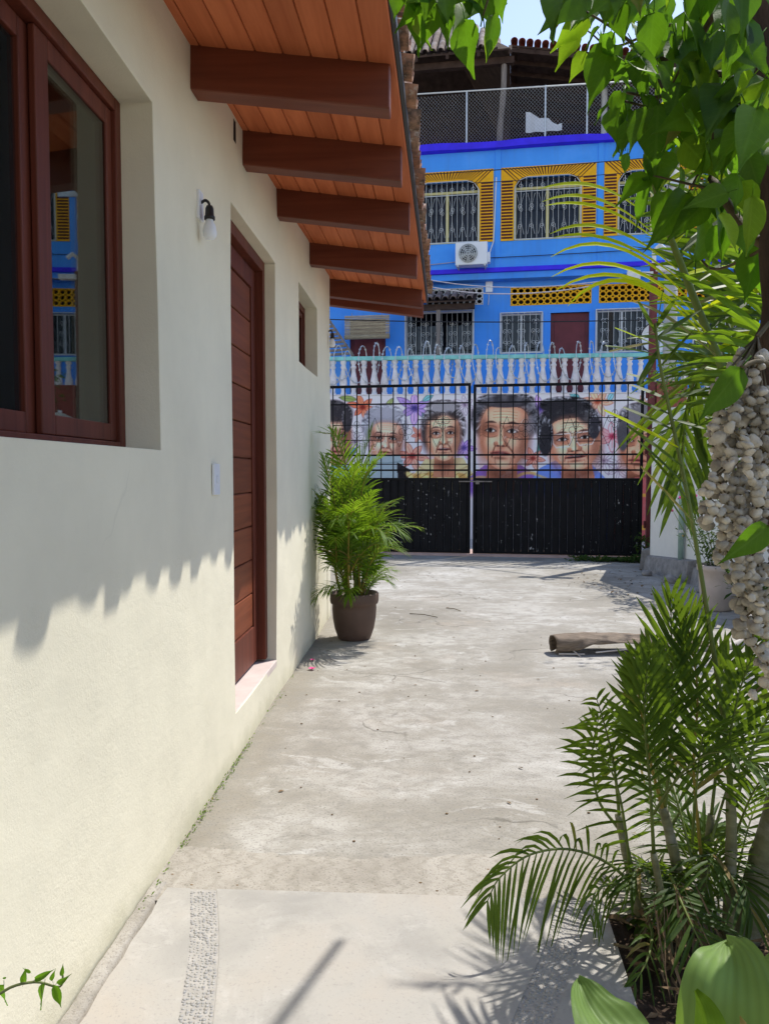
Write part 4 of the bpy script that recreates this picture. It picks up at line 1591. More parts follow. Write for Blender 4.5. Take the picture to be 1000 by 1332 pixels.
# balusters
prof = [(.062, 0), (.062, .05), (.050, .055), (.046, .10), (.054, .15), (.080, .20), (.088, .26), (.082, .32), (.060, .42), (.046, .50), (.042, .56), (.060, .585), (.060, .615), (.042, .63), (.046, .66), (.066, .69), (.066, .737)]
bal = mesh_of("baluster", MB().lathe(prof, 10), M['balu'], smooth=True)
nb = 0
x = -7.4
while x < 9.0:
    link("baluster", bal, mw, loc=(x, .14, 3.085))
    x += .2245
build("rail", MB().box(-12, 13, .055, .225, 3.822, 3.905), M['teal'], mw, bevel=.008)

# razor wire along the rail
rz = thing("razor_wire", "looped silver razor wire stretched along the balustrade rail", "razor wire", (MO.x, MO.y + .1, 3.9), R(-2))
g = MB()
pts = []
q = random.Random(9)
n = 1500
x0_, x1_ = -3.4, 3.3
for i in range(n):
    tt = i / n
    turn = tt * 25 * 2 * math.pi
    wob = .06 * math.sin(tt * 37) + .04 * math.sin(tt * 91)
    pts.append((x0_ + (x1_ - x0_) * tt + .13 * math.cos(turn) + wob * .6, -.02 + .11 * math.sin(turn * 1.0 + 1.2), -.17 + (.40 + wob) * math.sin(turn)))
g.tube(pts, .0095, 4, False)
build("coil", g, M['galv'], rz)
g = MB()
for i in range(0, n, 3):
    p = Vector(pts[i])
    d = (Vector(pts[min(i + 1, n - 1)]) - p)
    if d.length < 1e-6:
        continue
    d.normalize()
    u = Vector((q.uniform(-1, 1), q.uniform(-1, 1), q.uniform(-1, 1))).cross(d)
    u.normalize()
    g.add([p - d * .022 + u * .024, p - d * .006, p + d * .022 + u * .022, p - d * .02 - u * .024, p + d * .006, p + d * .02 - u * .024], [(0, 1, 2), (3, 4, 5)])
tag(build("barb", g, M['galv'], rz), kind='stuff')

# ------------------------------------------------------------------ blue house on the terrace
FO = Vector((2.4, 20.0, 0))
FA = R(-6.4)
bb = thing("blue_building", "bright blue two storey house with yellow striped window surrounds behind the mural wall", "house", FO, FA)


def T0(u, v, d):
    return (u, d, v)


UP = 2.535
uwin = [(-.174 + UP * k, 1.50 + UP * k, 7.30, 8.88) for k in range(-3, 5)]
bm = holed([-9, 14], [6.62, 9.62], uwin, T0, .22)
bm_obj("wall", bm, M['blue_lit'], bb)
LY = .35


def lx(x):
    return -.156 + (x + .156) * 1.0175


def lz(z):
    return 1.4 + (z - 1.4) * 1.0175


low = [(lx(-2.95), lx(-1.17), lz(4.45), lz(5.60)), (lx(-.495), lx(.566), lz(4.46), lz(5.48)), (lx(.747), lx(1.74), lz(3.32), lz(5.45)), (lx(1.88), lx(3.157), lz(4.42), lz(5.49)),
       (lx(4.2), lx(5.4), lz(4.42), lz(5.49)), (lx(6.2), lx(7.5), lz(4.42), lz(5.49)), (lx(-4.45), lx(-3.45), lz(3.32), lz(5.45)), (lx(-6.5), lx(-5.2), lz(4.42), lz(5.49))]
lats = [(lx(-2.40), lx(-.93), lz(5.72), lz(6.16)), (lx(-.24), lx(1.765), lz(5.66), lz(6.13)), (lx(1.946), lx(4.05), lz(5.655), lz(6.115)), (lx(4.25), lx(6.2), lz(5.655), lz(6.115))]
bm = holed([-9, 14], [3.0, 6.52], low + lats, lambda u, v, d: (u, LY + d, v), .22)
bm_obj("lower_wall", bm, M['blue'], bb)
g = MB()
g.box(-9, 14, -.0, 4.5, 6.36, 6.518)                     # floor slab oversailing the ground floor
g.box(-9, -8.8, .002, 8, 3, 9.5)
g.box(13.8, 14, .002, 8, 3, 9.5)
build("slab", g, M['blue'], bb)
g = MB()
for x0_, x1_ in ((-9, 14),):
    g.box(x0_, x1_, -.07, .12, 6.52, 6.635)
build("band", g, M['deepblue'], bb, bevel=.01)
g = MB()
P0, P1, P2, P3 = [], [], [], []
for i in range(60):
    x = -9 + 23 * i / 59
    w = .018 * math.sin(x * 2.1) + random.uniform(-.01, .01)
    P0.append((x, -.16, 9.60 + w * .6))
    P1.append((x, -.16, 9.765 + w))
    P2.append((x, .10, 9.765 + w))
    P3.append((x, .0, 9.585))
g.grid([P3, P0, P1, P2])
build("cornice", g, M['deepblue'], bb, recalc=True)
build("roof_floor", MB().box(-9, 14, .1, 8, 9.55, 9.70), M['concpole'], bb)
g = MB()
g.box(-8.9, 13.9, .9, 1.0, 3.1, 6.35)
g.box(-8.9, 13.9, .9, 1.0, 6.5, 9.54)
build("inner_wall", g, M['darkroom'], bb)
# shallow pilaster lines
g = MB()
for k in range(-3, 5):
    x = -.578 + UP * k
    build("pilaster", MB().box(x - .07, x + .07, -.018, -.001, 6.64, 9.60), M['blue_lit'], bb, bevel=.004)


def scroll(g, x, z, s, y=0.0, r=.006, flip=1):
    pts = []
    for i in range(15):
        a = i / 14 * 2.6 * math.pi
        rr = s * (1 - i / 18)
        pts.append((x + flip * rr * math.sin(a) * .5, y, z + s * 1.0 - rr * math.cos(a) * .5 - s * .5))
    g.tube(pts, r, 4, False)


cur_i = 0
for wi, (a, b, c, d) in enumerate(uwin):
    o = MB()
    w = b - a
    ea, eb, et = a - .325, b + .345, d + .245
    # yellow surround: flat ring with arched inner corners, proud of the wall
    ring_in = [(a, c), (a, d - .30), (a + .03, d - .20), (a + .10, d - .09), (a + .22, d - .02), (a + .34, d), (b - .34, d), (b - .22, d - .02), (b - .10, d - .09), (b - .03, d - .20), (b, d - .30), (b, c)]
    ring_out = [(ea, c), (ea, d - .30), (ea, d - .08), (ea, et), (a + .02, et), (a + .34, et), (b - .34, et), (b - .02, et), (eb, et), (eb, d - .08), (eb, d - .30), (eb, c)]
    vs, fs = [], []
    for y in (-.022, .004):
        vs += [(x, y, z) for x, z in ring_in] + [(x, y, z) for x, z in ring_out]
    m = len(ring_in)
    for i in range(m - 1):
        fs.append((i, i + 1, m + i + 1, m + i))
        fs.append((m + i, m + i + 1, 3 * m + i + 1, 3 * m + i))
        fs.append((i + 1, i, 2 * m + i, 2 * m + i + 1))
    o.add(vs, fs)
    win = build("window", o, M['yellow'], bb, recalc=True)
    win_name = win
    # corner webs that close the arched corners of the opening
    # dark rays
    g = MB()
    zz = c + .05
    while zz < d - .12:
        for xa, xb in ((ea + .012, a - .03), (b + .03, eb - .012)):
            g.box(xa, xb, -.027, -.0215, zz, zz + .047)
        zz += .078
    n = 27
    for i in range(n):
        xt = ea + .03 + (eb - ea - .06) * i / (n - 1)
        f = (i / (n - 1) - .5) * 2
        xb = (a + b) / 2 + f * (w * .5 - .12)
        zb = d + .028 - .22 * max(0, abs(f) - .62) ** 1.3 * 2.2
        if abs(f) > .9:
            zb -= .06
        wt, wb = .040, .020
        g.add([(xb - wb / 2, -.027, zb), (xb + wb / 2, -.027, zb), (xt + wt / 2, -.027, et - .015), (xt - wt / 2, -.027, et - .015), (xb - wb / 2, -.022, zb), (xb + wb / 2, -.022, zb), (xt + wt / 2, -.022, et - .015), (xt - wt / 2, -.022, et - .015)], [(0, 1, 2, 3), (0, 4, 5, 1), (1, 5, 6, 2), (3, 2, 6, 7), (0, 3, 7, 4)])
    build("ray_stripe", g, M['stripe'], win)
    g = MB()
    fz = d - .26
    g.box(a, a + .06, .10, .15, c, d)
    g.box(b - .06, b, .10, .15, c, d)
    g.box(a + .06, b - .06, .101, .149, fz - .03, fz + .03)
    g.box((a + b) / 2 - .035, (a + b) / 2 + .035, .0995, .1505, c, fz - .03)
    g.box(a + .06, b - .06, .101, .149, c, c + .05)
    build("frame", g, M['creammetal'], win)
    build("pane", MB().box(a, b, .122, .128, c, d), M['farglass'], win)
    cu = MB()
    P = [[(a + w * i / 24, .30 + .03 * math.sin(i * 1.9), z) for i in range(25)] for z in (c - .02, d + .02)]
    cu.grid(P)
    build("curtain", cu, M['curtain_red'] if wi == 2 else M['curtain'], win)
    g = MB()
    n = 13
    for i in range(n):
        x = a + .04 + (w - .08) * i / (n - 1)
        f = abs(i / (n - 1) - .5) * 2
        top = d - .02 - (.22 * max(0, f - .68) / .32)
        g.tube([(x, -.035, c + .02), (x, -.035, top)], .0065, 4)
    for z in (c + .02, (c + d) / 2 + .42):
        g.bar((a + .02, -.035, z), (b - .02, -.035, z), .016)
    g.tube([(a + .02, -.035, c + .02), (a + .02, -.035, d - .26), (a + .14, -.035, d - .09), (a + .32, -.035, d - .02), (b - .32, -.035, d - .02), (b - .14, -.035, d - .09), (b - .02, -.035, d - .26), (b - .02, -.035, c + .02)], .011, 4)
    for i in range(6):
        x = a + .16 + (w - .32) * i / 5
        for z, fl_ in ((c + .28, 1), (c + .70, -1), (c + .78, 1), (c + 1.28, -1)):
            scroll(g, x, z, .13, -.037, .0045, fl_ if i % 2 else -fl_)
        g.tube([(x - .09, -.037, c + .14), (x, -.037, c + .55), (x + .09, -.037, c + .14)], .0045, 4)
        g.tube([(x - .09, -.037, c + 1.15), (x, -.037, c + .80), (x + .09, -.037, c + 1.15)], .0045, 4)
    build("grille", g, M['whitemetal'], win)

for wi, (a, b, c, d) in enumerate(low):
    w = b - a
    if d - c > 1.7:
        dr = build("door", MB().box(a, b, LY + .08, LY + .14, c, d), M['maroon'], bb)
        g = MB()
        for z0_, z1_ in ((c + .15, c + .95), (c + 1.1, d - .15)):
            g.box(a + .12, b - .12, LY + .065, LY + .081, z0_, z1_)
        build("door_panel", g, M['maroon'], dr, bevel=.01)
        build("door_frame", MB().box(a - .04, a + .02, LY - .01, LY + .15, c, d).box(b - .02, b + .04, LY - .01, LY + .15, c, d).box(a - .04, b + .04, LY - .012, LY + .152, d, d + .05), M['blue'], dr)
        continue
    g = MB()
    for (xa, xb, za, zb) in ((a, a + .05, c, d), (b - .05, b, c, d), (a + .05, b - .05, c, c + .05), (a + .05, b - .05, d - .05, d), ((a + b) / 2 - .025, (a + b) / 2 + .025, c + .05, d - .05)):
        g.box(xa, xb, LY + .08, LY + .13, za, zb)
    win = build("window", g, M['whitemetal'], bb)
    build("pane", MB().box(a, b, LY + .10, LY + .106, c, d), M['farglass'], win)
    cu = MB()
    cu.grid([[(a + w * i / 24, LY + .30 + .03 * math.sin(i * 1.7), z) for i in range(25)] for z in (c - .02, d + .02)])
    build("curtain", cu, M['curtain'] if wi != 3 else M['room'], win)
    g = MB()
    n = max(8, int(w / .125))
    y = LY - .04
    for i in range(n):
        x = a + .02 + (w - .04) * i / (n - 1)
        g.tube([(x, y, c), (x, y, d)], .007, 4)
    for z in (c + .0, d - .0):
        g.bar((a, y, z), (b, y, z), .022)
    for x in (a, b):
        g.bar((x, y, c), (x, y, d), .022)
    m = max(2, int(w / .33))
    for i in range(m):
        x = a + w * (i + .5) / m
        for z, f_ in ((c + .2, 1), (c + .5, -1), (c + .75, 1)):
            scroll(g, x - .05, z, .13, y - .003, .0045, f_)
            scroll(g, x + .05, z, .13, y - .003, .0045, -f_)
        g.tube([(x - .11, y, c + .25), (x, y, c + .6), (x + .11, y, c + .25)], .0045, 4)
    build("grille", g, M['whitemetal'], win)

# pierced block friezes: rows of ringed openings
def ring_block(me_name, mat):
    g = MB()
    n = 12
    P = []
    h, q_ = .082, .06
    for y in (0.0, .09):
        ins = [(q_ * math.cos(2 * math.pi * k / n), y, q_ * math.sin(2 * math.pi * k / n)) for k in range(n)]
        outs = []
        for k in range(n):
            a = 2 * math.pi * k / n
            s_ = .0785 / max(abs(math.cos(a)), abs(math.sin(a)))
            s_ = min(s_, .088)
            outs.append((s_ * math.cos(a), y, s_ * math.sin(a)))
        P.append(ins)
        P.append(outs)
    vs = sum(P, [])
    fs = []
    for k in range(n):
        k2 = (k + 1) % n
        fs += [(k, k2, n + k2, n + k), (2 * n + k2, 2 * n + k, 3 * n + k, 3 * n + k2), (k2, k, 2 * n + k, 2 * n + k2), (n + k, n + k2, 3 * n + k2, 3 * n + k)]
    g.add(vs, fs)
    return mesh_of(me_name, g, mat)


for li, (a, b, c, d) in enumerate(lats):
    mat = M['whitemetal'] if li == 0 else M['yellow']
    fr = MB()
    for (xa, xb, za, zb) in ((a, b, c, c + .02), (a, b, d - .02, d), (a, a + .02, c + .02, d - .02), (b - .02, b, c + .02, d - .02)):
        fr.box(xa, xb, LY - .01, LY + .10, za, zb)
    f = build("frieze", fr, mat, bb)
    # diagonal lattice of bars gives the diamond openings, with rounded inner corners from ring blocks
    blk = ring_block("pierced_block", mat)
    nxb = int((b - a - .04) / .157)
    nzb = 3
    px_, pz_ = (b - a - .04) / nxb, (d - c - .04) / nzb
    for i in range(nxb):
        for k in range(nzb):
            link("pierced_block", blk, f, loc=(a + .02 + (i + .5) * px_, LY, c + .02 + (k + .5) * pz_), scale=(px_ / .157, 1, pz_ / .157))

# small tiled awning with timber beam and post over the left ground window
aw = thing("tiled_awning", "little clay tile awning on a timber beam over the left barred window", "awning", FO, FA)
g = MB()
tmo = half_tile(.085, .075, .50)
tmo.materials.clear()
tmo.materials.append(M['oldtile'])
for i in range(9):
    link("tile", tmo, aw, loc=(-2.85 + i * .2, -.75, 5.72), rot=(0, R(22), R(-90)))
    link("tile", tmo, aw, loc=(-2.85 + i * .2, -.33, 5.88), rot=(0, R(22), R(-90)))
g.box(-2.95, -1.12, -.62, -.52, 5.50, 5.64)
g.hexa([(-2.95, -.74, 5.655), (-1.1, -.74, 5.655), (-1.1, .34, 6.06), (-2.95, .34, 6.06), (-2.95, -.74, 5.69), (-1.1, -.74, 5.69), (-1.1, .34, 6.09), (-2.95, .34, 6.09)])
build("beam", g, M['roofwood'], aw)
build("post", MB().box(-2.08, -1.98, -.61, -.53, 3.06, 5.50), M['oldwood'], aw)

# rolled bamboo blind and slatted screen at the far left of the terrace
bl = thing("bamboo_blind", "rolled split bamboo blind hanging above the terrace doorway", "blind", (FO.x, FO.y, 0), FA)
g = MB()
sl = mesh_of("slat", MB().box(-.60, .60, -.006, .006, -.012, .012), M['bamboo'])
for i in range(16):
    link("slat", sl, bl, loc=(-3.95, -.10 + .006 * math.sin(i * 2.2), 5.02 + i * .033), rot=(0, random.uniform(-.006, .006), 0))
link("roll", mesh_of("roll", MB().lathe([(0, 0), (.06, 0), (.06, 1.2), (0, 1.2)], 10, (-.6, 0, 0), 'x'), M['bamboo'], True), bl, loc=(-3.95, -.10, 4.97))
build("cord", MB().tube([(-4.35, -.11, 4.96), (-4.35, -.11, 5.60)], .006, 4).tube([(-3.55, -.11, 4.96), (-3.55, -.11, 5.60)], .006, 4), M['bamboo'], bl)
sc_ = thing("slatted_screen", "sloping weathered timber slat screen at the left end of the terrace", "screen", (FO.x, FO.y, 0), FA)
p0, p1 = Vector((-4.72, -1.6, 5.30)), Vector((-4.00, -1.6, 4.25))
g = MB()
g.bar(p0, p1, .05)
g.bar(p0 + Vector((-1.4, .4, 0)), p1 + Vector((-1.4, .4, 0)), .05)
g.bar(p1 + Vector((-.03, 0, 0)), (p1.x - .03, p1.y, 3.06), .06)
build("rail", g, M['oldwood'], sc_)
sl = mesh_of("slat", MB().box(-1.45, .02, -.02, .02, -.03, .03), M['oldwood'])
for i in range(11):
    q = p0.lerp(p1, (i + .3) / 11)
    link("slat", sl, sc_, loc=q, rot=(0, 0, R(-16)))

# air conditioner
ac = thing("air_conditioner", "white outdoor air conditioner unit with round grey fan on the blue wall", "air conditioner", FO + Vector((math.cos(FA) * -1.18, math.sin(FA) * -1.18, 0)), FA)
build("casing", MB().box(-.44, .36, -.42, -.10, 6.64, 7.20), M['plastic'], ac, bevel=.015)
g = MB()
cx_, cz_ = -.12, 6.92
for r_ in (.05, .10, .15, .20, .235):
    g.tube([(cx_ + r_ * math.cos(t * .2618), -.435, cz_ + r_ * math.sin(t * .2618)) for t in range(25)], .007, 4, False)
for k in range(18):
    a = k * math.pi / 9
    g.bar((cx_ + .03 * math.cos(a), -.436, cz_ + .03 * math.sin(a)), (cx_ + .235 * math.cos(a), -.436, cz_ + .235 * math.sin(a)), .006)
build("fan_grille", g, M['galv'], ac)
g = MB().lathe([(.0, 0), (.235, 0), (.235, -.004), (0, -.004)], 24, (cx_, -.4205, cz_), 'y')
build("fan_opening", g, M['acgrey'], ac)
g = MB()
for k in range(5):
    a0 = k * 2 * math.pi / 5
    P = [[(cx_ + r_ * math.cos(a0 + t_), -.427 + .003 * t_, cz_ + r_ * math.sin(a0 + t_)) for r_ in (.03, .12, .21)] for t_ in (0, .35, .7)]
    g.grid(P)
build("fan_blade", g, M['black'], ac)
g = MB()
g.box(-.40, -.36, -.42, .0, 6.60, 6.638)
g.box(.28, .32, -.42, .0, 6.60, 6.638)
build("bracket", g, M['whitemetal'], ac)
build("service_cover", MB().box(.361, .43, -.36, -.16, 6.70, 6.95), M['plastic'], ac, bevel=.008)
g = MB().tube([(.40, -.2, 6.95), (.50, -.03, 7.3), (.56, -.02, 8.9)], .018, 6)
build("pipe", g, M['whitemetal'], ac)

o = thing("fuse_box", "small white fuse box high on the blue ground floor wall", "fuse box", FO, FA)
build("box", MB().box(lx(-.87), lx(-.69), LY - .11, LY - .001, lz(6.01), lz(6.30)), M['plastic'], o, bevel=.01)
build("conduit", MB().tube([(lx(-.78), LY - .03, lz(6.3)), (lx(-.80), LY - .03, 6.36)], .012, 6).tube([(lx(-.78), LY - .03, lz(6.01)), (lx(-.80), LY - .03, lz(5.7))], .01, 6), M['whitemetal'], o)
o = thing("satellite_dish", "white satellite dish with a dark rim mounted behind the balustrade", "satellite dish", FO + Vector((2.55, -2.9, 0)), FA)
g = MB()
dn = 20
g.lathe([(0, .10), (.12, .085), (.25, .03), (.33, -.03), (.335, -.03), (.255, .045), (.12, .10), (0, .115)], dn, (0, -.25, 4.28), 'y')
build("dish", g, M['plastic'], o, smooth=True)
build("rim", MB().tube([(.335 * math.cos(t * .314), -.285, 4.28 + .335 * math.sin(t * .314)) for t in range(21)], .012, 5, False), M['blackplastic'], o)
build("arm", MB().tube([(0, -.2, 3.96), (.0, -.45, 4.02), (0, -.62, 4.2)], .014, 6).tube([(0, -.12, 4.28), (0, .0, 4.2), (0, .0, 3.06)], .025, 8), M['galv'], o)

# roof terrace: chain link fence, posts, tiled pavilion
cf = thing("chain_link_fence", "galvanised chain link fence on pipe posts along the blue roof edge", "fence", FO, FA)
fx = [-5.4, -3.4, -1.38, .583, 1.601, 3.4, 5.4, 7.4]


def fz_(x):
    return 11.075 - .02 * x


g = MB()
for a, b in zip(fx[:-1], fx[1:]):
    g.tube([(a, .0, fz_(a)), (b, .0, fz_(b))], .022, 6)
build("top_rail", g, M['galv'], cf)
pm_ = mesh_of("post", MB().tube([(0, 0, 9.7), (0, 0, 11.09)], .024, 8), M['galv'])
for x in fx:
    link("post", pm_, cf, loc=(x, 0, 0))
g = MB()
H0, H1 = 9.80, 11.05
x = fx[0] - 1.3
while x < fx[-1]:
    for s_ in (1, -1):
        xa, xb = (x, x + (H1 - H0) * .95) if s_ > 0 else (x + (H1 - H0) * .95, x)
        za, zb = H0, H1
        A, B = Vector((xa, .0, za)), Vector((xb, .0, zb))
        if min(xa, xb) < fx[0] or max(xa, xb) > fx[-1]:
            continue
        g.tube([A + Vector((0, .004 * s_, 0)), B + Vector((0, .004 * s_, 0))], .0032, 3, False)
    x += .088
tag(build("wire_mesh", g, M['galv'], cf), kind='stuff')

pv = thing("roof_pavilion", "open timber pavilion with clay tile roof on top of the blue house", "pavilion", FO, FA)
g = MB()
g.tube(spline([(-.56, .5, 9.7), (-.54, .5, 10.4), (-.47, .5, 11.2), (-.45, .5, 12.05)], 4), [.085, .08, .075, .085, .08, .075, .07, .08, .075, .07, .07, .07, .075], 8)
build("post", g, M['oldwood'], pv, smooth=True)
build("post", MB().tube([(2.25, 2.2, 9.7), (2.25, 2.2, 12.3)], .08, 8), M['whitemetal'], pv)
for x in (-6.0, -3.4):
    build("post", MB().tube([(x, .5, 9.7), (x, .5, 12.0)], .08, 8), M['oldwood'], pv)
PX0, PX1, PY0, PZ0 = -7.0, -.30, .15, 12.02
SL = math.tan(R(42))
RL = 3.4
g = MB()
g.box(PX0, PX1 + .1, .42, .58, 11.93, 12.10)
for i in range(9):
    x = PX0 + .3 + i * .8
    RLx = min(3.4, max(.3, (PX1 - x) / .68))
    g.hexa([(x - .04, PY0, PZ0 + .0), (x + .04, PY0, PZ0), (x + .04, PY0 + RLx, PZ0 + RLx * SL), (x - .04, PY0 + RLx, PZ0 + RLx * SL), (x - .04, PY0, PZ0 + .10), (x + .04, PY0, PZ0 + .10), (x + .04, PY0 + RLx, PZ0 + .10 + RLx * SL), (x - .04, PY0 + RLx, PZ0 + .10 + RLx * SL)])
build("rafter", g, M['roofwood'], pv)
g = MB()
HX = .5 / math.cos(R(42)) * 1.0
TX = PX1 - RL * HX
for (xa, xb, xc, ya, yb, za, zb) in ((PX0, PX1, TX, PY0, PY0 + RL, PZ0 + .10, PZ0 + .10 + RL * SL),):
    g.hexa([(xa, ya, za), (xb, ya, za), (xc, yb, zb), (xa, yb, zb), (xa, ya, za + .04), (xb, ya, za + .04), (xc, yb, zb + .04), (xa, yb, zb + .04)])
    yc = ya + 2 * RL
    g.hexa([(xa, yb + .005, zb), (xc, yb + .005, zb), (xb, yc, za), (xa, yc, za), (xa, yb + .005, zb + .04), (xc, yb + .005, zb + .04), (xb, yc, za + .04), (xa, yc, za + .04)])
    g.hexa([(xb + .003, ya, za), (xb + .003, ya + 2 * RL, za), (xc + .003, yb + .02, zb), (xc + .003, yb - .02, zb), (xb + .003, ya, za + .04), (xb + .003, ya + 2 * RL, za + .04), (xc + .003, yb + .02, zb + .04), (xc + .003, yb - .02, zb + .04)])
build("roof_boards", g, M['roofwood'], pv, recalc=True)
tmp = half_tile(.095, .080, .46)
tmp.materials.clear()
tmp.materials.append(M['oldtile'])
n = 0
ph = R(42)
for i in range(31):
    for k in range(9):
        s_ = .10 + k * .38
        x = PX1 - .12 - i * .205
        if x > PX1 - .10 - s_ * .5:
            continue
        link("roof_tile", tmp, pv, loc=(x, PY0 + s_ * math.cos(ph) - .12, PZ0 + .17 + s_ * math.sin(ph) - .06), rot=(0, ph + .03, R(-90)))
# right wing: a roof seen from beneath with red tiles along its upper edge
W0, W1, W2, W3 = (PX1 + .05, 3.2, 13.25), (9.5, 3.2, 11.6), (9.5, 7.8, 11.6), (PX1 + .05, 7.8, 13.25)
V0, V1 = (PX1 + .05, .6, 12.42), (9.5, .6, 11.05)
g = MB()


def wing(x, y, dz=0.0):
    t_ = (x - PX1) / 9.8
    z = 12.62 - 1.75 * t_ - (y - .6) * .11 + dz
    return (x, y, z)


g.hexa([wing(PX1, .9), wing(9.5, .9), wing(9.5, 9.0), wing(PX1, 9.0), wing(PX1, .9, .05), wing(9.5, .9, .05), wing(9.5, 9.0, .05), wing(PX1, 9.0, .05)])
build("wing_boards", g, M['roofwood'], pv, recalc=True)
g = MB()
for i in range(16):
    y = .95 + i * .5
    g.bar(wing(PX1, y, -.06), wing(9.5, y, -.06), .07, .11)
for i in range(22):
    x = PX1 + .2 + i * .44
    g.bar(wing(x, .9, -.02), wing(x, 8.9, -.02), .04, .05)
build("wing_rafter", g, M['roofwood'], pv)
tmr = half_tile(.095, .080, .46)
tmr.materials.clear()
tmr.materials.append(M['redtile'])
for i in range(48):
    x = PX1 + .1 + i * .2
    for k in range(3):
        link("roof_tile", tmr, pv, loc=wing(x, .78 + k * .38, .08), rot=(0, R(-7) + R(14), R(-90)))
g = MB()
g.box(-8.8, -.05, 5.6, 5.8, 9.7, 12.0)
g.box(-.05, 13, 6.6, 6.8, 9.7, 11.6)
build("back_wall", g, M['darkroom'], pv)
g = MB()
g.hexa([(1.0, 4.4, 10.2), (9.5, 4.4, 10.2), (9.5, 6.4, 11.5), (1.0, 6.4, 11.5), (1.0, 4.4, 10.3), (9.5, 4.4, 10.3), (9.5, 6.4, 11.6), (1.0, 6.4, 11.6)])
build("lean_to", g, M['redtile'], pv)
g = MB()
for i in range(46):
    for k in range(3):
        pass
tl = half_tile(.09, .08, .8)
tl.materials.clear()
tl.materials.append(M['oldtile'])
for i in range(40):
    for k in range(3):
        link("lean_to_tile", tl, pv, loc=(1.1 + i * .21, 4.35 + k * .66, 10.28 + k * .43), rot=(0, R(33), R(-90)))
build("wall_stub", MB().box(2.02, 2.32, 1.9, 2.2, 9.7, 10.25), M['creammetal'], pv)
g = MB()
g.grid([[(.12 + i * .12, 1.5 + .03 * math.sin(i * 2.0), z + (.05 * math.sin(i * 1.7) if j == 1 else 0) - (.05 * i if j == 1 else 0)) for i in range(9)] for j, z in enumerate((10.60, 11.15))])
build("daylight_sheet", g, M['plastic'], pv)  # added pale sheet, stands for daylight showing under the far eave
build("low_wall", MB().box(-1.25, -.45, .9, 1.2, 9.7, 10.05), M['concpole'], pv)

# cables
def cable(a, b, sag, r, label, mat, n=16):
    a, b = Vector(a), Vector(b)
    m = (a + b) / 2
    o = thing("overhead_cable", label, "cable", m, group="overhead cables in front of the blue house")
    pts = [a.lerp(b, i / n) - Vector((0, 0, sag * 4 * (i / n) * (1 - i / n))) - m for i in range(n + 1)]
    build("cable", MB().tube(pts, r, 5), mat, o, smooth=True)


def fpt(x, y, z):
    return (FO.x + x * math.cos(FA) - y * math.sin(FA), FO.y + x * math.sin(FA) + y * math.cos(FA), z)


mast = gx(2.875, .03, 4.6)
cable(fpt(-9, -2.5, 5.35), fpt(3.3, -1.2, 4.98), .16, .013, "black cable sagging across the ground floor windows, lowest of the cables", M['cable'])
cable(fpt(-4, -2.2, 6.42), mast, .55, .011, "pale cable drooping from the eaves to the red post, beneath its twin", M['palecable'])
cable(fpt(-4, -2.1, 6.52), mast, .45, .009, "pale cable drooping from the eaves to the red post, uppermost of the pale pair", M['palecable'])
cable(fpt(-5, -.9, 8.78), fpt(8, -.9, 9.0), .12, .011, "black cable stretched across the tops of the upper windows", M['cable'])
cable(fpt(-5, -1.0, 8.55), fpt(8, -1.0, 8.72), .20, .008, "thin cable just below another across the upper windows", M['cable'])
cable(fpt(-.75, -.06, 6.88), fpt(9, -.06, 7.10), .05, .010, "black cable running right from the air conditioner along the blue wall", M['cable'])
cable(fpt(-5, -.05, 6.80), fpt(-1.6, -.05, 6.82), .06, .012, "white cable running left from the air conditioner", M['palecable'])
cable(mast, fpt(9, -2, 7.2), .3, .011, "dark cable rising right from the top of the red post", M['cable'])

pl_ = thing("utility_pole", "grey concrete utility pole behind the red gate post", "pole", (4.75, 15.4, 0))
build("pole", MB().tube([(0, 0, -.1), (0, 0, 7.4)], [.15, .11], 12), M['concpole'], pl_, smooth=True)
g = MB()
g.lathe([(.115, 0), (.14, 0), (.14, .06), (.115, .06)], 12, (0, 0, 6.5))
g.lathe([(.115, 0), (.14, 0), (.14, .06), (.115, .06)], 12, (0, 0, 5.4))
g.box(-.45, .45, -.16, -.11, 6.9, 7.0)
build("cross_arm", g, M['galv'], pl_)

# ------------------------------------------------------------------ plants
UPV = Vector((0, 0, 1))


def leaflet(g, p, d, nrm, L, w, droop, fold=.25, seg=4, blunt=False):
    """a narrow folded blade from p along d"""
    d = d.normalized()
    s_ = d.cross(nrm)
    if s_.length < 1e-4:
        s_ = d.orthogonal()
    s_.normalize()
    n_ = s_.cross(d).normalized()
    wp = [.35, .9, 1.0, .75, .06] if not blunt else [.4, .9, 1, .95, .6]
    vs = []
    for k in range(seg + 1):
        u = k / seg
        c = p + d * (L * u) - UPV * (droop * L * u * u)
        ww = w * wp[min(4, int(round(u * 4)))]
        vs += [c - s_ * ww + n_ * (fold * ww), c, c + s_ * ww + n_ * (fold * ww)]
    fs = []
    for k in range(seg):
        for j in range(2):
            fs.append((k * 3 + j, k * 3 + j + 1, k * 3 + 3 + j + 1, k * 3 + 3 + j))
    g.add(vs, fs)


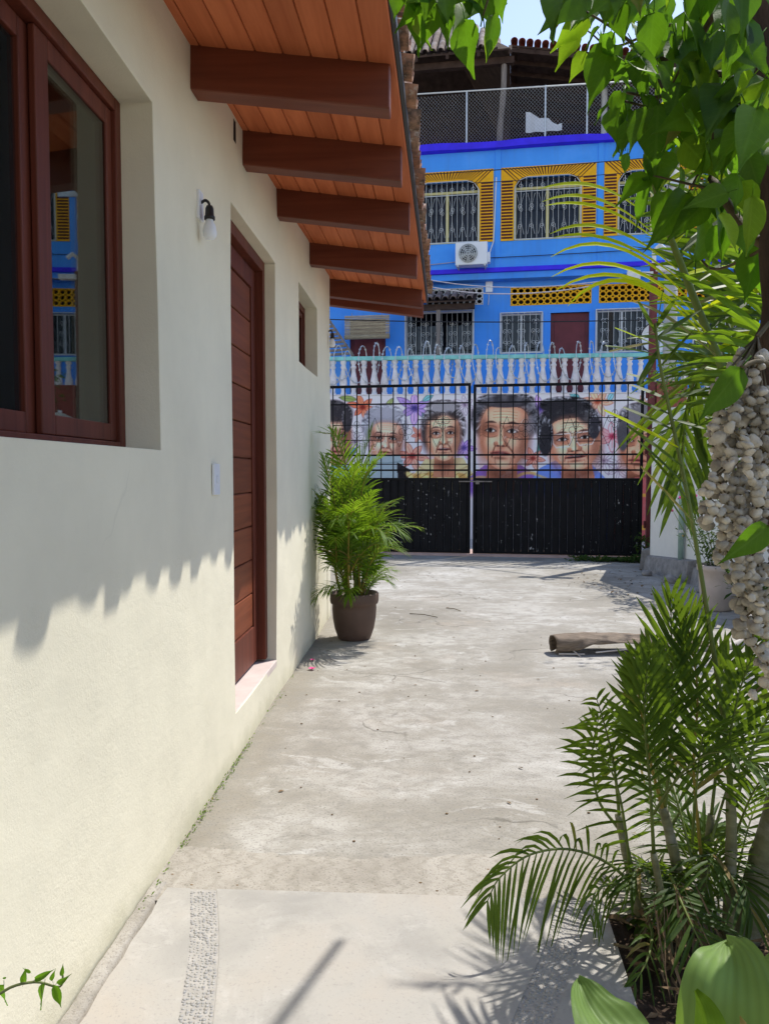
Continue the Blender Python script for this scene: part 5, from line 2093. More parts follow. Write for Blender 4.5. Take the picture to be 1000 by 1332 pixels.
def frond(parent, pts, lmax, n, width, mleaf, mstem, rnd, start=.25, a0=62, a1=28, vee=.25, ldroop=.25, r0=.006, bias=None, split=False, sides=(1, -1), gap=0.0, up=None):
    """one palm leaf: midrib along pts with two rows of leaflets"""
    pts = [Vector(p) for p in pts]
    sp = spline(pts, 6) if len(pts) > 2 else pts
    m = len(sp)
    rg = MB()
    rg.tube(sp, [r0 * (1 - .75 * i / (m - 1)) for i in range(m)], 5)
    fo = build("frond", rg, mstem, parent, smooth=True, world=True)
    lg = MB()
    lens = [0]
    for i in range(1, m):
        lens.append(lens[-1] + (sp[i] - sp[i - 1]).length)
    tot = lens[-1]
    for i in range(n):
        t = start + (1 - start) * i / (n - 1)
        dist = t * tot
        k = 0
        while k < m - 2 and lens[k + 1] < dist:
            k += 1
        f = (dist - lens[k]) / max(1e-6, lens[k + 1] - lens[k])
        p = sp[k].lerp(sp[k + 1], min(1, f))
        T = (sp[k + 1] - sp[k]).normalized()
        ref = up or UPV
        S = T.cross(ref)
        if S.length < .25:
            S = T.cross(Vector((0, 1, .0)))
        S.normalize()
        N = S.cross(T)
        u = (t - start) / (1 - start)
        ang = R(a0 + (a1 - a0) * u)
        prof = (.55 + .45 * math.sin(min(1, u * 2.2) * math.pi / 2)) * (1 - .55 * max(0, u - .55) / .45)
        for sd in sides:
            if rnd.random() < gap:
                continue
            an = ang * rnd.uniform(.85, 1.12)
            d = T * math.cos(an) + S * (sd * math.sin(an)) + N * (vee + rnd.uniform(-.08, .08))
            if bias is not None:
                d = d + bias
            L = lmax * prof * rnd.uniform(.85, 1.1)
            tgt = MB() if split else lg
            leaflet(tgt, p, d, N, L, width * (.7 + .3 * prof) * rnd.uniform(.85, 1.1), ldroop * rnd.uniform(.6, 1.4))
            if split:
                build("leaflet", tgt, mleaf, fo, world=True)
    if not split:
        o = build("leaflets", lg, mleaf, fo, world=True)
        o['kind'] = 'stuff'
    return fo


def arch(base, az, el, L, droop, n=6):
    p = Vector(base)
    d = Vector((math.cos(az) * math.cos(el), math.sin(az) * math.cos(el), math.sin(el)))
    out = [p.copy()]
    for i in range(n):
        p = p + d * (L / n)
        d = (d - UPV * (droop / n) * (i + 1) * .5).normalized()
        out.append(p.copy())
    return out


# ---- areca palm in its brown pot, by the door
PB = Vector((-.595, 6.42, 0))
pp = thing("potted_palm", "bushy yellow-green areca palm in a brown pot against the cream house wall", "potted plant", PB)
g = MB().lathe([(0, .0), (.128, .0), (.138, .01), (.166, .09), (.182, .18), (.187, .26), (.186, .30), (.200, .305), (.206, .33), (.206, .385), (.198, .395), (.185, .39), (.176, .33), (0, .33)], 30)
build("pot", g, M['potbrown'], pp, smooth=False)
for p in bpy.data.objects[pp.children[0].name].data.polygons:
    p.use_smooth = True
build("soil", MB().lathe([(0, .345), (.10, .352), (.181, .335)], 20), M['soil'], pp)
rnd = random.Random(21)


def wallclip(q):
    return [Vector((max(v.x, -.89), v.y, v.z)) for v in q]


for i in range(20):
    a, r_ = rnd.uniform(0, 6.28), rnd.uniform(.01, .13)
    b = PB + Vector((r_ * math.cos(a), r_ * math.sin(a), .33))
    tp = b + Vector((.05 * math.cos(a), .05 * math.sin(a), rnd.uniform(.06, .34)))
    build("stem", MB().tube([b, b.lerp(tp, .5) + Vector((0, 0, .02)), tp], [.011, .010, .007], 6), M['stemyellow'] if i % 3 else M['stemgreen'], pp, True, world=True)
    for k in range(3):
        az = a + rnd.uniform(-1.3, 1.3)
        el = R(rnd.uniform(58, 84))
        Lf = rnd.uniform(.50, 1.10)
        if math.cos(az) < -.2:                           # wall side: leaves stand up instead
            el = R(rnd.uniform(72, 86))
            Lf *= .85
        if math.cos(az) > .3:
            Lf *= .66
        frond(pp, wallclip(arch(tp, az, el, Lf, rnd.uniform(.5, 1.5))), rnd.uniform(.22, .33), 16, .0072, M['leaf_palm'] if rnd.random() < .8 else M['leaf_clump'], M['stemyellow'], rnd, .22, 56, 22, .24, .40, .005)
for i in range(12):                                      # short low leaves round the rim
    az = rnd.uniform(-2.4, 1.0)
    b = PB + Vector((.10 * math.cos(az), .10 * math.sin(az), .34))
    frond(pp, wallclip(arch(b, az, R(rnd.uniform(48, 76)), rnd.uniform(.25, .48), rnd.uniform(.8, 2.0))), rnd.uniform(.14, .22), 16, .0055, M['leaf_palm'], M['stemgreen'], rnd, .25, 56, 20, .28, .4, .004)
# taller leaves at the top
frond(pp, [(-.66, 6.42, .5), (-.64, 6.40, .95), (-.64, 6.36, 1.35), (-.72, 6.3, 1.68), (-.83, 6.2, 1.72)], .26, 26, .009, M['leaf_palm'], M['stemyellow'], rnd, .35, 60, 25, .3, .25, .007)
frond(pp, [(-.62, 6.40, .5), (-.61, 6.36, .95), (-.55, 6.33, 1.35), (-.45, 6.30, 1.72)], .30, 13, .0075, M['leaf_palm'], M['stemgreen'], rnd, .45, 16, 8, .12, .06, .006)
for q in ([(-.60, 6.4, .5), (-.58, 6.35, .95), (-.52, 6.28, 1.32), (-.42, 6.2, 1.46)], [(-.60, 6.4, .5), (-.55, 6.32, 1.05), (-.48, 6.24, 1.38), (-.36, 6.16, 1.52)], [(-.56, 6.4, .5), (-.47, 6.35, .85), (-.34, 6.28, 1.02), (-.20, 6.22, .92)], [(-.62, 6.4, .5), (-.70, 6.28, .95), (-.76, 6.18, 1.3), (-.80, 6.1, 1.5)], [(-.6, 6.45, .5), (-.66, 6.5, 1.1), (-.74, 6.55, 1.55), (-.80, 6.6, 1.75)], [(-.62, 6.4, .5), (-.64, 6.3, .9), (-.60, 6.2, 1.25), (-.56, 6.1, 1.42)]):
    frond(pp, q, .28, 26, .0075, M['leaf_palm'], M['stemyellow'], rnd, .3, 54, 20, .28, .3, .006)

# ---- clump of cane palms in the planting bed
CB = Vector((.85, 2.32, -.03))
pc = thing("cane_palm_clump", "dense dark green palm clump with pale ringed canes in the planting bed", "palm", CB)
rnd = random.Random(33)


def cane(pts, r0, r1, mat, name="cane", par=None):
    sp = spline(pts, 8)
    m = len(sp)
    rad = []
    for i in range(m):
        r_ = r0 + (r1 - r0) * i / (m - 1)
        rad.append(r_ * (1.10 if i % 5 == 0 else 1.0))
    return build(name, MB().tube(sp, rad, 10), mat, par or pc, True, world=True)


cane([at(893, 1200, 2.36), at(886, 1157, 2.36), at(872, 1090, 2.36), at(862, 1050, 2.36)], .020, .014, M['cane'])
cane([at(836, 1210, 2.40), at(826, 1165, 2.40), at(812, 1100, 2.40), at(804, 1060, 2.4)], .017, .012, M['cane'])
cane([at(945, 1240, 2.33), at(948, 1180, 2.33), at(951, 1095, 2.33), at(950, 1030, 2.33)], .020, .014, M['cane'])
cane([at(912, 1230, 2.45), at(915, 1150, 2.45), at(925, 1060, 2.45)], .016, .011, M['cane'])
cane([at(870, 1240, 2.25), at(862, 1180, 2.25), at(850, 1110, 2.25)], .014, .010, M['cane'])
CF_ = []
fr_spec = [
    ([(842, 1180, 2.36), (800, 1130, 2.33), (745, 1106, 2.28), (690, 1112, 2.22), (650, 1142, 2.17), (634, 1172, 2.14)], .19, 30, .0055, .18, 75, 30, .10, .75, True),
    ([(866, 1070, 2.36), (845, 987, 2.33), (832, 915, 2.27), (826, 855, 2.22)], .18, 26, .0075, .35, 42, 18, .20, .15, True),
    ([(864, 1060, 2.36), (873, 960, 2.33), (874, 870, 2.32), (872, 782, 2.30)], .23, 24, .0075, .35, 40, 16, .2, .10, True),
    ([(806, 1070, 2.40), (799, 1000, 2.38), (788, 950, 2.34), (776, 910, 2.28)], .17, 22, .0075, .25, 62, 30, .1, .3, True),
    ([(951, 1050, 2.33), (946, 985, 2.30), (960, 905, 2.27), (985, 835, 2.2)], .21, 24, .0075, .35, 45, 18, .2, .15, True),
    ([(912, 1120, 2.4), (902, 1000, 2.36), (907, 900, 2.34), (893, 802, 2.33)], .24, 26, .0075, .40, 38, 16, .2, .1, True),
    ([(822, 1160, 2.38), (812, 1070, 2.33), (798, 1010, 2.26), (772, 968, 2.18)], .17, 22, .007, .3, 64, 28, .1, .3, False),
    ([(872, 1140, 2.3), (882, 1165, 2.22), (900, 1205, 2.14), (918, 1240, 2.1)], .15, 20, .006, .15, 70, 40, .1, .1, False),
    ([(850, 1110, 2.25), (845, 1020, 2.2), (838, 940, 2.16), (842, 862, 2.14)], .20, 24, .0075, .35, 42, 18, .2, .12, False),
    ([(925, 1060, 2.45), (935, 960, 2.5), (932, 910, 2.55), (945, 862, 2.6)], .24, 24, .0075, .3, 44, 20, .2, .15, False),
    ([(951, 1060, 2.33), (985, 960, 2.35), (1020, 905, 2.3), (1060, 880, 2.2)], .24, 24, .008, .3, 55, 25, .2, .2, False),
    ([(806, 1080, 2.40), (778, 1040, 2.42), (770, 985, 2.44), (778, 935, 2.45)], .14, 18, .006, .35, 60, 30, .1, .3, False),
    ([(864, 1060, 2.36), (852, 980, 2.42), (846, 905, 2.50), (846, 845, 2.58)], .19, 24, .008, .35, 44, 18, .2, .15, False),
    ([(840, 1190, 2.34), (848, 1215, 2.2), (842, 1248, 2.1), (826, 1278, 2.05)], .12, 16, .005, .2, 60, 30, .1, .4, False),
    ([(836, 1165, 2.36), (800, 1150, 2.30), (775, 1160, 2.22), (768, 1190, 2.16)], .11, 16, .005, .2, 70, 30, .1, .6, False),
]
for pts, lm, n, w, st, a0, a1, vee, ld, spl in fr_spec:
    frond(pc, [at(*p) for p in pts], lm * (1.08 if n != 30 else 1.0), int(n * (.62 if n != 30 else .85)), w * 1.12, M['leaf_clump'], M['stemgreen'] if n != 26 else M['stemyellow'], rnd, st, a0, a1, vee, ld, .006, split=spl and n <= 30, up=Vector((0, -1, .25)))
for i in range(10):                                      # fill the heart of the clump
    b = at(rnd.choice([866, 806, 950, 925, 850, 900]), rnd.uniform(1050, 1130), rnd.uniform(2.25, 2.5))
    az = rnd.uniform(.2, 6.1)
    if math.cos(az) < -.45:
        continue
    L_ = rnd.uniform(.45, .75)
    el = R(rnd.uniform(62, 84)) if math.cos(az) < -.1 else R(rnd.uniform(48, 80))
    frond(pc, arch(b, az, el, L_, rnd.uniform(.5, 1.5)), rnd.uniform(.17, .25), 13, .0082, M['leaf_clump'], M['stemgreen'], rnd, .3, 48, 20, .2, .2, .005)
for i in range(16):                                      # dim low leaves behind the canes
    b = at(rnd.uniform(800, 960), rnd.uniform(1130, 1190), rnd.uniform(2.42, 2.56))
    az = rnd.uniform(-2.6, 2.6)
    frond(pc, arch(b, az, R(rnd.uniform(35, 75)), rnd.uniform(.25, .45), rnd.uniform(.8, 2.2)), rnd.uniform(.14, .21), 13, .007, M['leaf_clump'], M['stemgreen'], rnd, .2, 58, 22, .2, .3, .004)
# the tall thin leaf that rises past the white wall
fr_tall = [at(951, 1060, 2.33), at(947, 980, 2.30), at(925, 830, 2.28), at(896, 655, 2.26), at(872, 540, 2.24), at(858, 472, 2.22), at(852, 420, 2.2)]
sp = spline(fr_tall, 8)
tall = build("frond", MB().tube(sp, [.0085 * (1 - .6 * i / (len(sp) - 1)) for i in range(len(sp))], 6), M['stemgreen'], pc, True, world=True)
for (bx, by, tx, ty, w_, m_) in [(866, 500, 815, 486, .0125, 'c'), (869, 520, 821, 500, .0125, 'c'), (873, 540, 815, 514, .0125, 'c'), (877, 560, 810, 529, .0125, 'c'), (882, 582, 786, 531, .0135, 'b'), (887, 607, 815, 551, .013, 'c'), (892, 632, 829, 569, .0125, 'c'), (897, 655, 843, 586, .012, 'c'), (902, 680, 833, 604, .010, 'c'), (907, 705, 862, 636, .009, 'c'), (912, 735, 874, 662, .007, 'c'),
                                  (858, 478, 905, 425, .012, 'c'), (862, 500, 930, 470, .012, 'c'), (868, 520, 935, 500, .012, 'c'), (873, 545, 925, 560, .011, 'c'),
                                  (856, 462, 788, 446, .012, 'c'), (855, 450, 800, 425, .012, 'b'), (854, 445, 792, 455, .012, 'c'), (853, 435, 830, 392, .012, 'c'), (853, 430, 862, 370, .012, 'c'), (852, 428, 880, 385, .012, 'c'), (853, 440, 912, 402, .012, 'c'), (856, 455, 830, 500, .011, 'c'), (854, 440, 893, 470, .012, 'c')]:
    a, b = at(bx, by, 2.24), at(tx, ty, 2.24 + rnd.uniform(-.14, .06))
    g = MB()
    leaflet(g, a, b - a, Vector((.1, -.6, 1)), (b - a).length, w_ * .8, rnd.uniform(0, .05), .2, 4, tx < 880)
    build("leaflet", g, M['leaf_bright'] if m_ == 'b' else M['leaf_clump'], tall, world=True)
# dead hanging fibre at the foot
g = MB()
for i in range(50):
    b = at(rnd.uniform(845, 905), rnd.uniform(1150, 1215), rnd.uniform(2.15, 2.4))
    e = Vector((b.x + rnd.uniform(-.10, .10), b.y + rnd.uniform(-.2, .0), rnd.uniform(-.03, .05)))
    leaflet(g, b, e - b, Vector((0, -1, .3)), (e - b).length, rnd.uniform(.0012, .005), rnd.uniform(-.1, .15), .3, 3)
tag(build("dead_leaves", g, M['dryleaf'], pc, world=True), kind='stuff')

# ---- tall palm behind the clump: leaning trunk and large overhead leaves
tp_ = thing("tall_palm", "taller palm with a leaning pale trunk and bright arching leaflets over the drive", "palm", (1.0, 2.36, -.03))
cane([(.985, 2.36, -.04), (1.03, 2.36, .16), (1.10, 2.37, .42), (1.20, 2.38, .80), (1.26, 2.40, 1.15)], .046, .036, M['cane'], "trunk", tp_)
r2 = [(1.26, 2.40, 1.12), at(978, 575, 2.42), at(942, 485, 2.42), at(912, 412, 2.40), at(888, 350, 2.37), at(869, 300, 2.33), at(852, 245, 2.28), at(838, 190, 2.22), at(830, 150, 2.16)]
sp = spline(r2, 8)
big = build("frond", MB().tube(sp, [.017 * (1 - .75 * i / (len(sp) - 1)) for i in range(len(sp))], 8), M['stemgreen'], tp_, True, world=True)
arcs = [((838, 278), (775, 222), (699, 246)), ((846, 300), (770, 236), (705, 262)), ((852, 312), (780, 252), (709, 267)), ((880, 350), (785, 268), (715, 304)), ((886, 365), (790, 290), (719, 309)), ((898, 392), (800, 282), (716, 334)), ((908, 412), (805, 308), (717, 360)), ((918, 432), (815, 318), (722, 378)), ((924, 448), (812, 312), (738, 398)), ((930, 462), (860, 400), (820, 392)), ((934, 472), (870, 430), (815, 440))]
for i, (a, m_, b) in enumerate(arcs):
    A, B, C_ = at(*a, 2.38), at(*m_, 2.30), at(*b, 2.22 + rnd.uniform(-.05, .05))
    pts = bez([A, B, C_], 9)
    g = MB()
    vs = []
    for k, p in enumerate(pts):
        u = k / 9
        T = (pts[min(k + 1, 9)] - pts[max(k - 1, 0)]).normalized()
        S = T.cross(Vector((.15, -.75, .6))).normalized()
        w_ = .0100 * min(1, .30 + u * 1.6) * (1 - max(0, u - .6) / .4) ** .8 + .0006
        N_ = S.cross(T)
        vs += [p - S * w_ + N_ * w_ * .3, p, p + S * w_ + N_ * w_ * .3]
    fs = [(k * 3 + j, k * 3 + j + 1, k * 3 + 4 + j, k * 3 + 3 + j) for k in range(9) for j in range(2)]
    g.add(vs, fs)
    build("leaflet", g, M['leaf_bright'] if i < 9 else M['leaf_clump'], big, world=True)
for i in range(34):                                      # far row and upper row: long dark blades
    f = i / 33
    k = int((.22 + .74 * f) * (len(sp) - 1))
    p = sp[k]
    e = Vector((p.x + rnd.uniform(.16, .36), p.y + rnd.uniform(-.15, .25), p.z + rnd.uniform(.12, .42) - .18 * (1 - f)))
    g = MB()
    leaflet(g, p, e - p, Vector((-.2, -.8, .4)), (e - p).length, .0115, rnd.uniform(-.05, .25), .25, 4)
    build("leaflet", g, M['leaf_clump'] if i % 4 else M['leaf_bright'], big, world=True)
for pts, lm in ([[(1.26, 2.40, 1.13), at(1010, 470, 2.45), at(985, 380, 2.5), at(930, 300, 2.6), at(860, 262, 2.7)], .36],
                [[(1.26, 2.40, 1.12), at(985, 500, 2.55), at(962, 390, 2.7), at(948, 280, 2.85), at(945, 170, 2.95)], .44],
                [[(1.26, 2.40, 1.12), at(1005, 470, 2.3), at(1012, 360, 2.32), at(1004, 250, 2.4), at(985, 160, 2.5)], .42],
                [[(1.26, 2.40, 1.12), at(968, 505, 2.45), at(925, 470, 2.55), at(895, 520, 2.62), at(884, 630, 2.62)], .30],
                [[(1.26, 2.40, 1.12), at(985, 520, 2.7), at(955, 440, 2.95), at(915, 360, 3.1), at(880, 300, 3.2)], .40],
                [[(1.26, 2.41, 1.13), at(1015, 500, 2.55), at(1000, 420, 2.65), at(975, 300, 2.8), at(960, 190, 2.9)], .40],
                [[(1.27, 2.41, 1.13), at(1030, 520, 2.4), at(1040, 400, 2.3), at(1020, 290, 2.2), at(980, 230, 2.1)], .40],
                [[(1.25, 2.42, 1.12), at(985, 600, 2.6), at(950, 560, 2.8), at(905, 545, 3.0), at(880, 585, 3.15)], .30],
                [[(1.26, 2.42, 1.12), at(990, 560, 2.6), at(960, 480, 2.9), at(925, 430, 3.1), at(890, 420, 3.3)], .36]):
    fi_ = globals().get('fi_', 0) + 1
    frond(tp_, pts, lm, 22, .0115, M['leaf_palm'] if fi_ % 2 else M['leaf_clump'], M['stemgreen'], rnd, .3, 58, 22, .15, .3, .010, up=Vector((-.2, -.8, .5)))

# ---- broad leaved tree overhead
BT = Vector((.76, 1.42, -.04))
bt = thing("broadleaf_tree", "dark trunked tree with heart shaped green leaves hanging over the drive", "tree", BT)
tr = [(.76, 1.42, -.06), at(1062, 900, 1.42), at(1036, 660, 1.42), at(1018, 530, 1.42), at(1030, 420, 1.42), at(1026, 220, 1.43), at(1000, 60, 1.46), at(985, -60, 1.5), at(975, -220, 1.62), at(965, -420, 1.9), (.98, 2.74, 4.2)]
sp = spline(tr, 6)
rr = [.062, .058, .055, .060, .052, .050, .052, .050, .045, .04, .03]
build("trunk", MB().tube(sp, [rr[min(10, i // 6)] * (1 + .06 * math.sin(i * 1.7)) for i in range(len(sp))], 14), M['bark'], bt, True, world=True)
limbs = [
    ([at(1010, 125, 1.44), at(930, 128, 1.55), at(880, 130, 1.65), at(862, 110, 1.72), at(850, 80, 1.8)], .012, .005),
    ([at(1010, 20, 1.46), at(940, 10, 1.55), at(900, 60, 1.62), at(850, 75, 1.68), at(800, 38, 1.75), at(738, 0, 1.82)], .008, .002),
    ([at(1015, 200, 1.43), at(960, 110, 1.5), at(910, 95, 1.6), at(860, 125, 1.7), at(815, 120, 1.76)], .007, .003),
    ([at(985, -60, 1.5), at(860, -60, 1.56), at(740, -80, 1.62), at(650, -60, 1.68), at(590, -35, 1.72), at(550, -8, 1.75)], .012, .003),
    ([at(1018, 330, 1.42), at(970, 300, 1.5), at(925, 231, 1.62)], .010, .0085),
    ([at(1026, 240, 1.43), at(985, 262, 1.5), at(940, 250, 1.56), at(900, 240, 1.6), at(850, 228, 1.66)], .005, .002),
    ([at(650, -60, 1.68), at(640, -20, 1.7), at(628, 20, 1.72)], .004, .002),
    ([at(900, 60, 1.62), at(870, 120, 1.68), at(856, 180, 1.72)], .003, .0015),
    ([at(930, 128, 1.55), at(925, 190, 1.6), at(900, 240, 1.64)], .004, .002),
    ([at(1015, 160, 1.43), at(960, 170, 1.52), at(905, 150, 1.62), at(850, 140, 1.7), at(800, 128, 1.74)], .006, .002),
    ([at(1018, 60, 1.45), at(950, 50, 1.7), at(880, 30, 1.9), at(800, 60, 2.05), at(765, 40, 2.1)], .006, .002),
    ([at(1022, 300, 1.42), at(980, 330, 1.5), at(930, 350, 1.6), at(905, 330, 1.65)], .004, .002),
    ([at(1016, 520, 1.42), at(1005, 480, 1.25), at(985, 470, 1.18), at(964, 478, 1.15)], .006, .003),
    ([at(1030, 690, 1.42), at(1020, 685, 1.25), at(1000, 684, 1.12)], .005, .003),
    ([(.98, 2.74, 4.2), (1.12, 3.3, 3.92), (1.28, 4.0, 3.60)], .015, .014),  # unseen limb, added to cast the stick shadow on the patio
]
for pts, r0, r1 in limbs:
    s_ = spline(pts, 6)
    build("limb", MB().tube(s_, [r0 + (r1 - r0) * i / (len(s_) - 1) for i in range(len(s_))], 7), M['twig'], bt, True, world=True)


def leaf_mesh(name, curl, wave, tipl, mat):
    g = MB()
    n = 7
    wp = [0.02, .215, .29, .285, .225, .135, .05, .004]
    P = []
    for k in range(n + 1):
        u = k / n
        w = wp[k]
        z0_ = -curl * u * u * .35
        row = []
        for j, s_ in enumerate((-1, -.5, 0, .5, 1)):
            row.append((u * (1 + (tipl if k == n else 0)) - (.05 * abs(s_) if k == 1 else 0), s_ * w, z0_ + abs(s_) * w * .30 - (.02 if s_ == 0 else 0) + wave * math.sin(u * 9 + s_ * 2) * abs(s_) * .03))
        P.append(row)
    g.grid(P)
    g.tube([(-.22, 0, .03), (-.1, 0, .012), (.02, 0, -.01)], .012, 4)
    return mesh_of(name, g, mat, smooth=True)


LM = [leaf_mesh("leaf", .25, 1, .05, M['leaf_tree']), leaf_mesh("leaf", .6, 1.6, .0, M['leaf_tree']), leaf_mesh("leaf", .1, -1.3, .1, M['leaf_tree']), leaf_mesh("leaf", .9, 1, .05, M['leaf_tree'])]
LB = leaf_mesh("leaf", .4, 1, .05, M['leaf_sun'])
LBR = leaf_mesh("leaf", .4, 1, .05, M['leaf_brown'])


def put_leaf(me, a, b, nrm, wf, parent, name="leaf"):
    d = b - a
    L = d.length
    X_ = d.normalized()
    Y_ = nrm.cross(X_)
    if Y_.length < 1e-3:
        Y_ = X_.orthogonal()
    Y_.normalize()
    Z_ = X_.cross(Y_)
    mt = Matrix((X_, Y_, Z_)).transposed().to_4x4()
    o = bpy.data.objects.new(name, me)
    COL.objects.link(o)
    o.parent = parent
    pl = wloc(parent)
    o.matrix_local = Matrix.Translation(a - pl) @ mt @ Matrix.Diagonal((L, L * wf, L, 1))
    return o


rnd = random.Random(77)


def rn(face=.75):
    return Vector((rnd.uniform(-.7, .7), -face + rnd.uniform(-.3, .3), rnd.uniform(-.1, .7)))


big_leaves = [((795, 55), (766, 138), 1.72, 1.0), ((800, 128), (768, 150), 1.7, .85), ((812, 132), (798, 182), 1.7, .9), ((818, 142), (819, 192), 1.72, .7), ((856, 135), (851, 222), 1.6, 1.25), ((905, 150), (896, 206), 1.6, 1.0), ((940, 128), (946, 226), 1.55, 1.05), ((816, 198), (812, 226), 1.75, .9),
              ((846, 226), (803, 262), 1.7, .9), ((848, 228), (826, 294), 1.68, .9), ((868, 246), (852, 308), 1.68, .85), ((895, 250), (858, 312), 1.65, .9), ((902, 255), (893, 304), 1.65, .9), ((918, 262), (880, 300), 1.62, .9), ((935, 292), (922, 344), 1.6, .9), ((838, 125), (862, 150), 1.65, .9), ((985, 320), (968, 392), 1.5, 1.1), ((1002, 330), (985, 400), 1.5, 1.0),
              ((965, 62), (985, 130), 1.5, 1.0), ((890, -20), (905, 62), 1.55, 1.0), ((850, 15), (842, 85), 1.6, 1.0), ((830, 60), (836, 122), 1.66, 1.0), ((960, 140), (1000, 190), 1.5, 1.0), ((964, 478), (912, 548), 1.15, .95), ((1000, 684), (948, 729), 1.12, .85),
              ((936, 262), (955, 330), 1.6, .9), ((960, 280), (990, 345), 1.55, .9), ((905, 340), (918, 270), 1.62, .7)]
for a, b, y, wf in big_leaves:
    put_leaf(rnd.choice(LM), at(*a, y), at(*b, y + rnd.uniform(-.06, .06)), rn(1.0), wf * .92, bt)
for a, b, y in (((765, 22), (719, 62), 1.9), ((752, 45), (722, 86), 1.92), ((760, 66), (742, 104), 1.9), ((770, 15), (748, 30), 1.9)):
    put_leaf(LB, at(*a, y), at(*b, y), rn(.8), .9, bt)
put_leaf(LBR, at(742, 12, 1.84), at(719, 36, 1.84), rn(1.0), .7, bt)
cnt = 0
while cnt < 230:                                         # the rest of the crown
    x, y = rnd.uniform(745, 1010), rnd.uniform(-70, 300)
    lim = 740 if y < 20 else 770 + (y - 20) * .36
    if x < lim or (y > 130 and x < 805 + (y - 130) * .75) or (y > 200 and rnd.random() < .75):
        continue
    dpt = rnd.uniform(1.42, 2.2)
    L_ = rnd.uniform(32, 64) * 1.7 / dpt
    an = rnd.gauss(0, .6)
    if y + L_ > 335:
        continue
    put_leaf(rnd.choice(LM) if rnd.random() > .14 else LB, at(x, y, dpt), at(x + L_ * math.sin(an), y + L_ * math.cos(an), dpt + rnd.uniform(-.1, .1)), rn(.5), rnd.uniform(.75, 1.1), bt)
    cnt += 1
for i in range(34):                                      # leaves hanging in front of the trunk
    x, y = rnd.uniform(935, 1015), rnd.uniform(-60, 300)
    d_ = rnd.uniform(1.14, 1.34)
    L_ = rnd.uniform(44, 84)
    an = rnd.gauss(0, .5)
    put_leaf(rnd.choice(LM) if i % 6 else LB, at(x, y, d_), at(x + L_ * math.sin(an), y + L_ * math.cos(an), d_ + rnd.uniform(-.06, .06)), rn(.6), rnd.uniform(.85, 1.15), bt)
cnt = 0
for a, b, y, wf in [((604, 26), (609, 97), 1.7, 1.0), ((642, 18), (635, 76), 1.7, .7), ((552, 0), (518, 30), 1.75, .9), ((652, -12), (651, 26), 1.68, .8), ((570, 10), (546, 56), 1.75, .95), ((585, 12), (578, 58), 1.72, .8)]:
    put_leaf(rnd.choice(LM), at(*a, y), at(*b, y), rn(1.0), wf, bt)
while cnt < 44:                                          # cluster hanging at the top centre
    x, y = rnd.uniform(516, 648), rnd.uniform(-60, 26)
    if x < 540 and y > 0:
        continue
    L_ = rnd.uniform(38, 62)
    an = rnd.gauss(0, .55)
    if y + L_ > (46 if x > 560 else 66) or x + L_ * math.sin(an) < 512:
        continue
    dpt = rnd.uniform(1.6, 1.95)
    put_leaf(rnd.choice(LM), at(x, y, dpt), at(x + L_ * math.sin(an), y + L_ * math.cos(an), dpt + rnd.uniform(-.1, .1)), rn(.5), rnd.uniform(.75, 1.1), bt)
    cnt += 1
put_leaf(LB, at(641, 36, 1.72), at(633, 77, 1.72), rn(.6), .8, bt)

# ---- strands of cream shells hanging from the tree
sh = thing("shell_strands", "thick hanging bunch of cream shell strands beside the dark trunk", "shell garland", at(985, 440, 1.30))
bmx = bmesh.new()
bmesh.ops.create_icosphere(bmx, subdivisions=2, radius=1)
for v in bmx.verts:
    v.co *= 1 + .08 * math.sin(v.co.x * 4 + v.co.y * 3) + .06 * math.sin(v.co.z * 7)
shm = bpy.data.meshes.new("shell")
bmx.to_mesh(shm)
bmx.free()
shm.materials.append(M['shell'])
shm.polygons.foreach_set('use_smooth', [True] * len(shm.polygons))
so = wloc(sh)
shms = [shm]
for k_ in range(3):
    m2 = shm.copy()
    for v in m2.vertices:
        c = v.co
        c *= 1 + .07 * math.sin(c.x * (3 + k_) + 1.3 * k_) * math.cos(c.y * 2.7 - k_) + .10 * math.sin(c.z * 5 + k_)
        c.x *= 1.0 + .14 * k_
    shms.append(m2)
SHV = [tuple(v.co) for v in shms[2].vertices]
SHF = [tuple(p.vertices) for p in shms[2].polygons]
g = MB()
ns = 0
rnd = random.Random(5)
rest = MB()
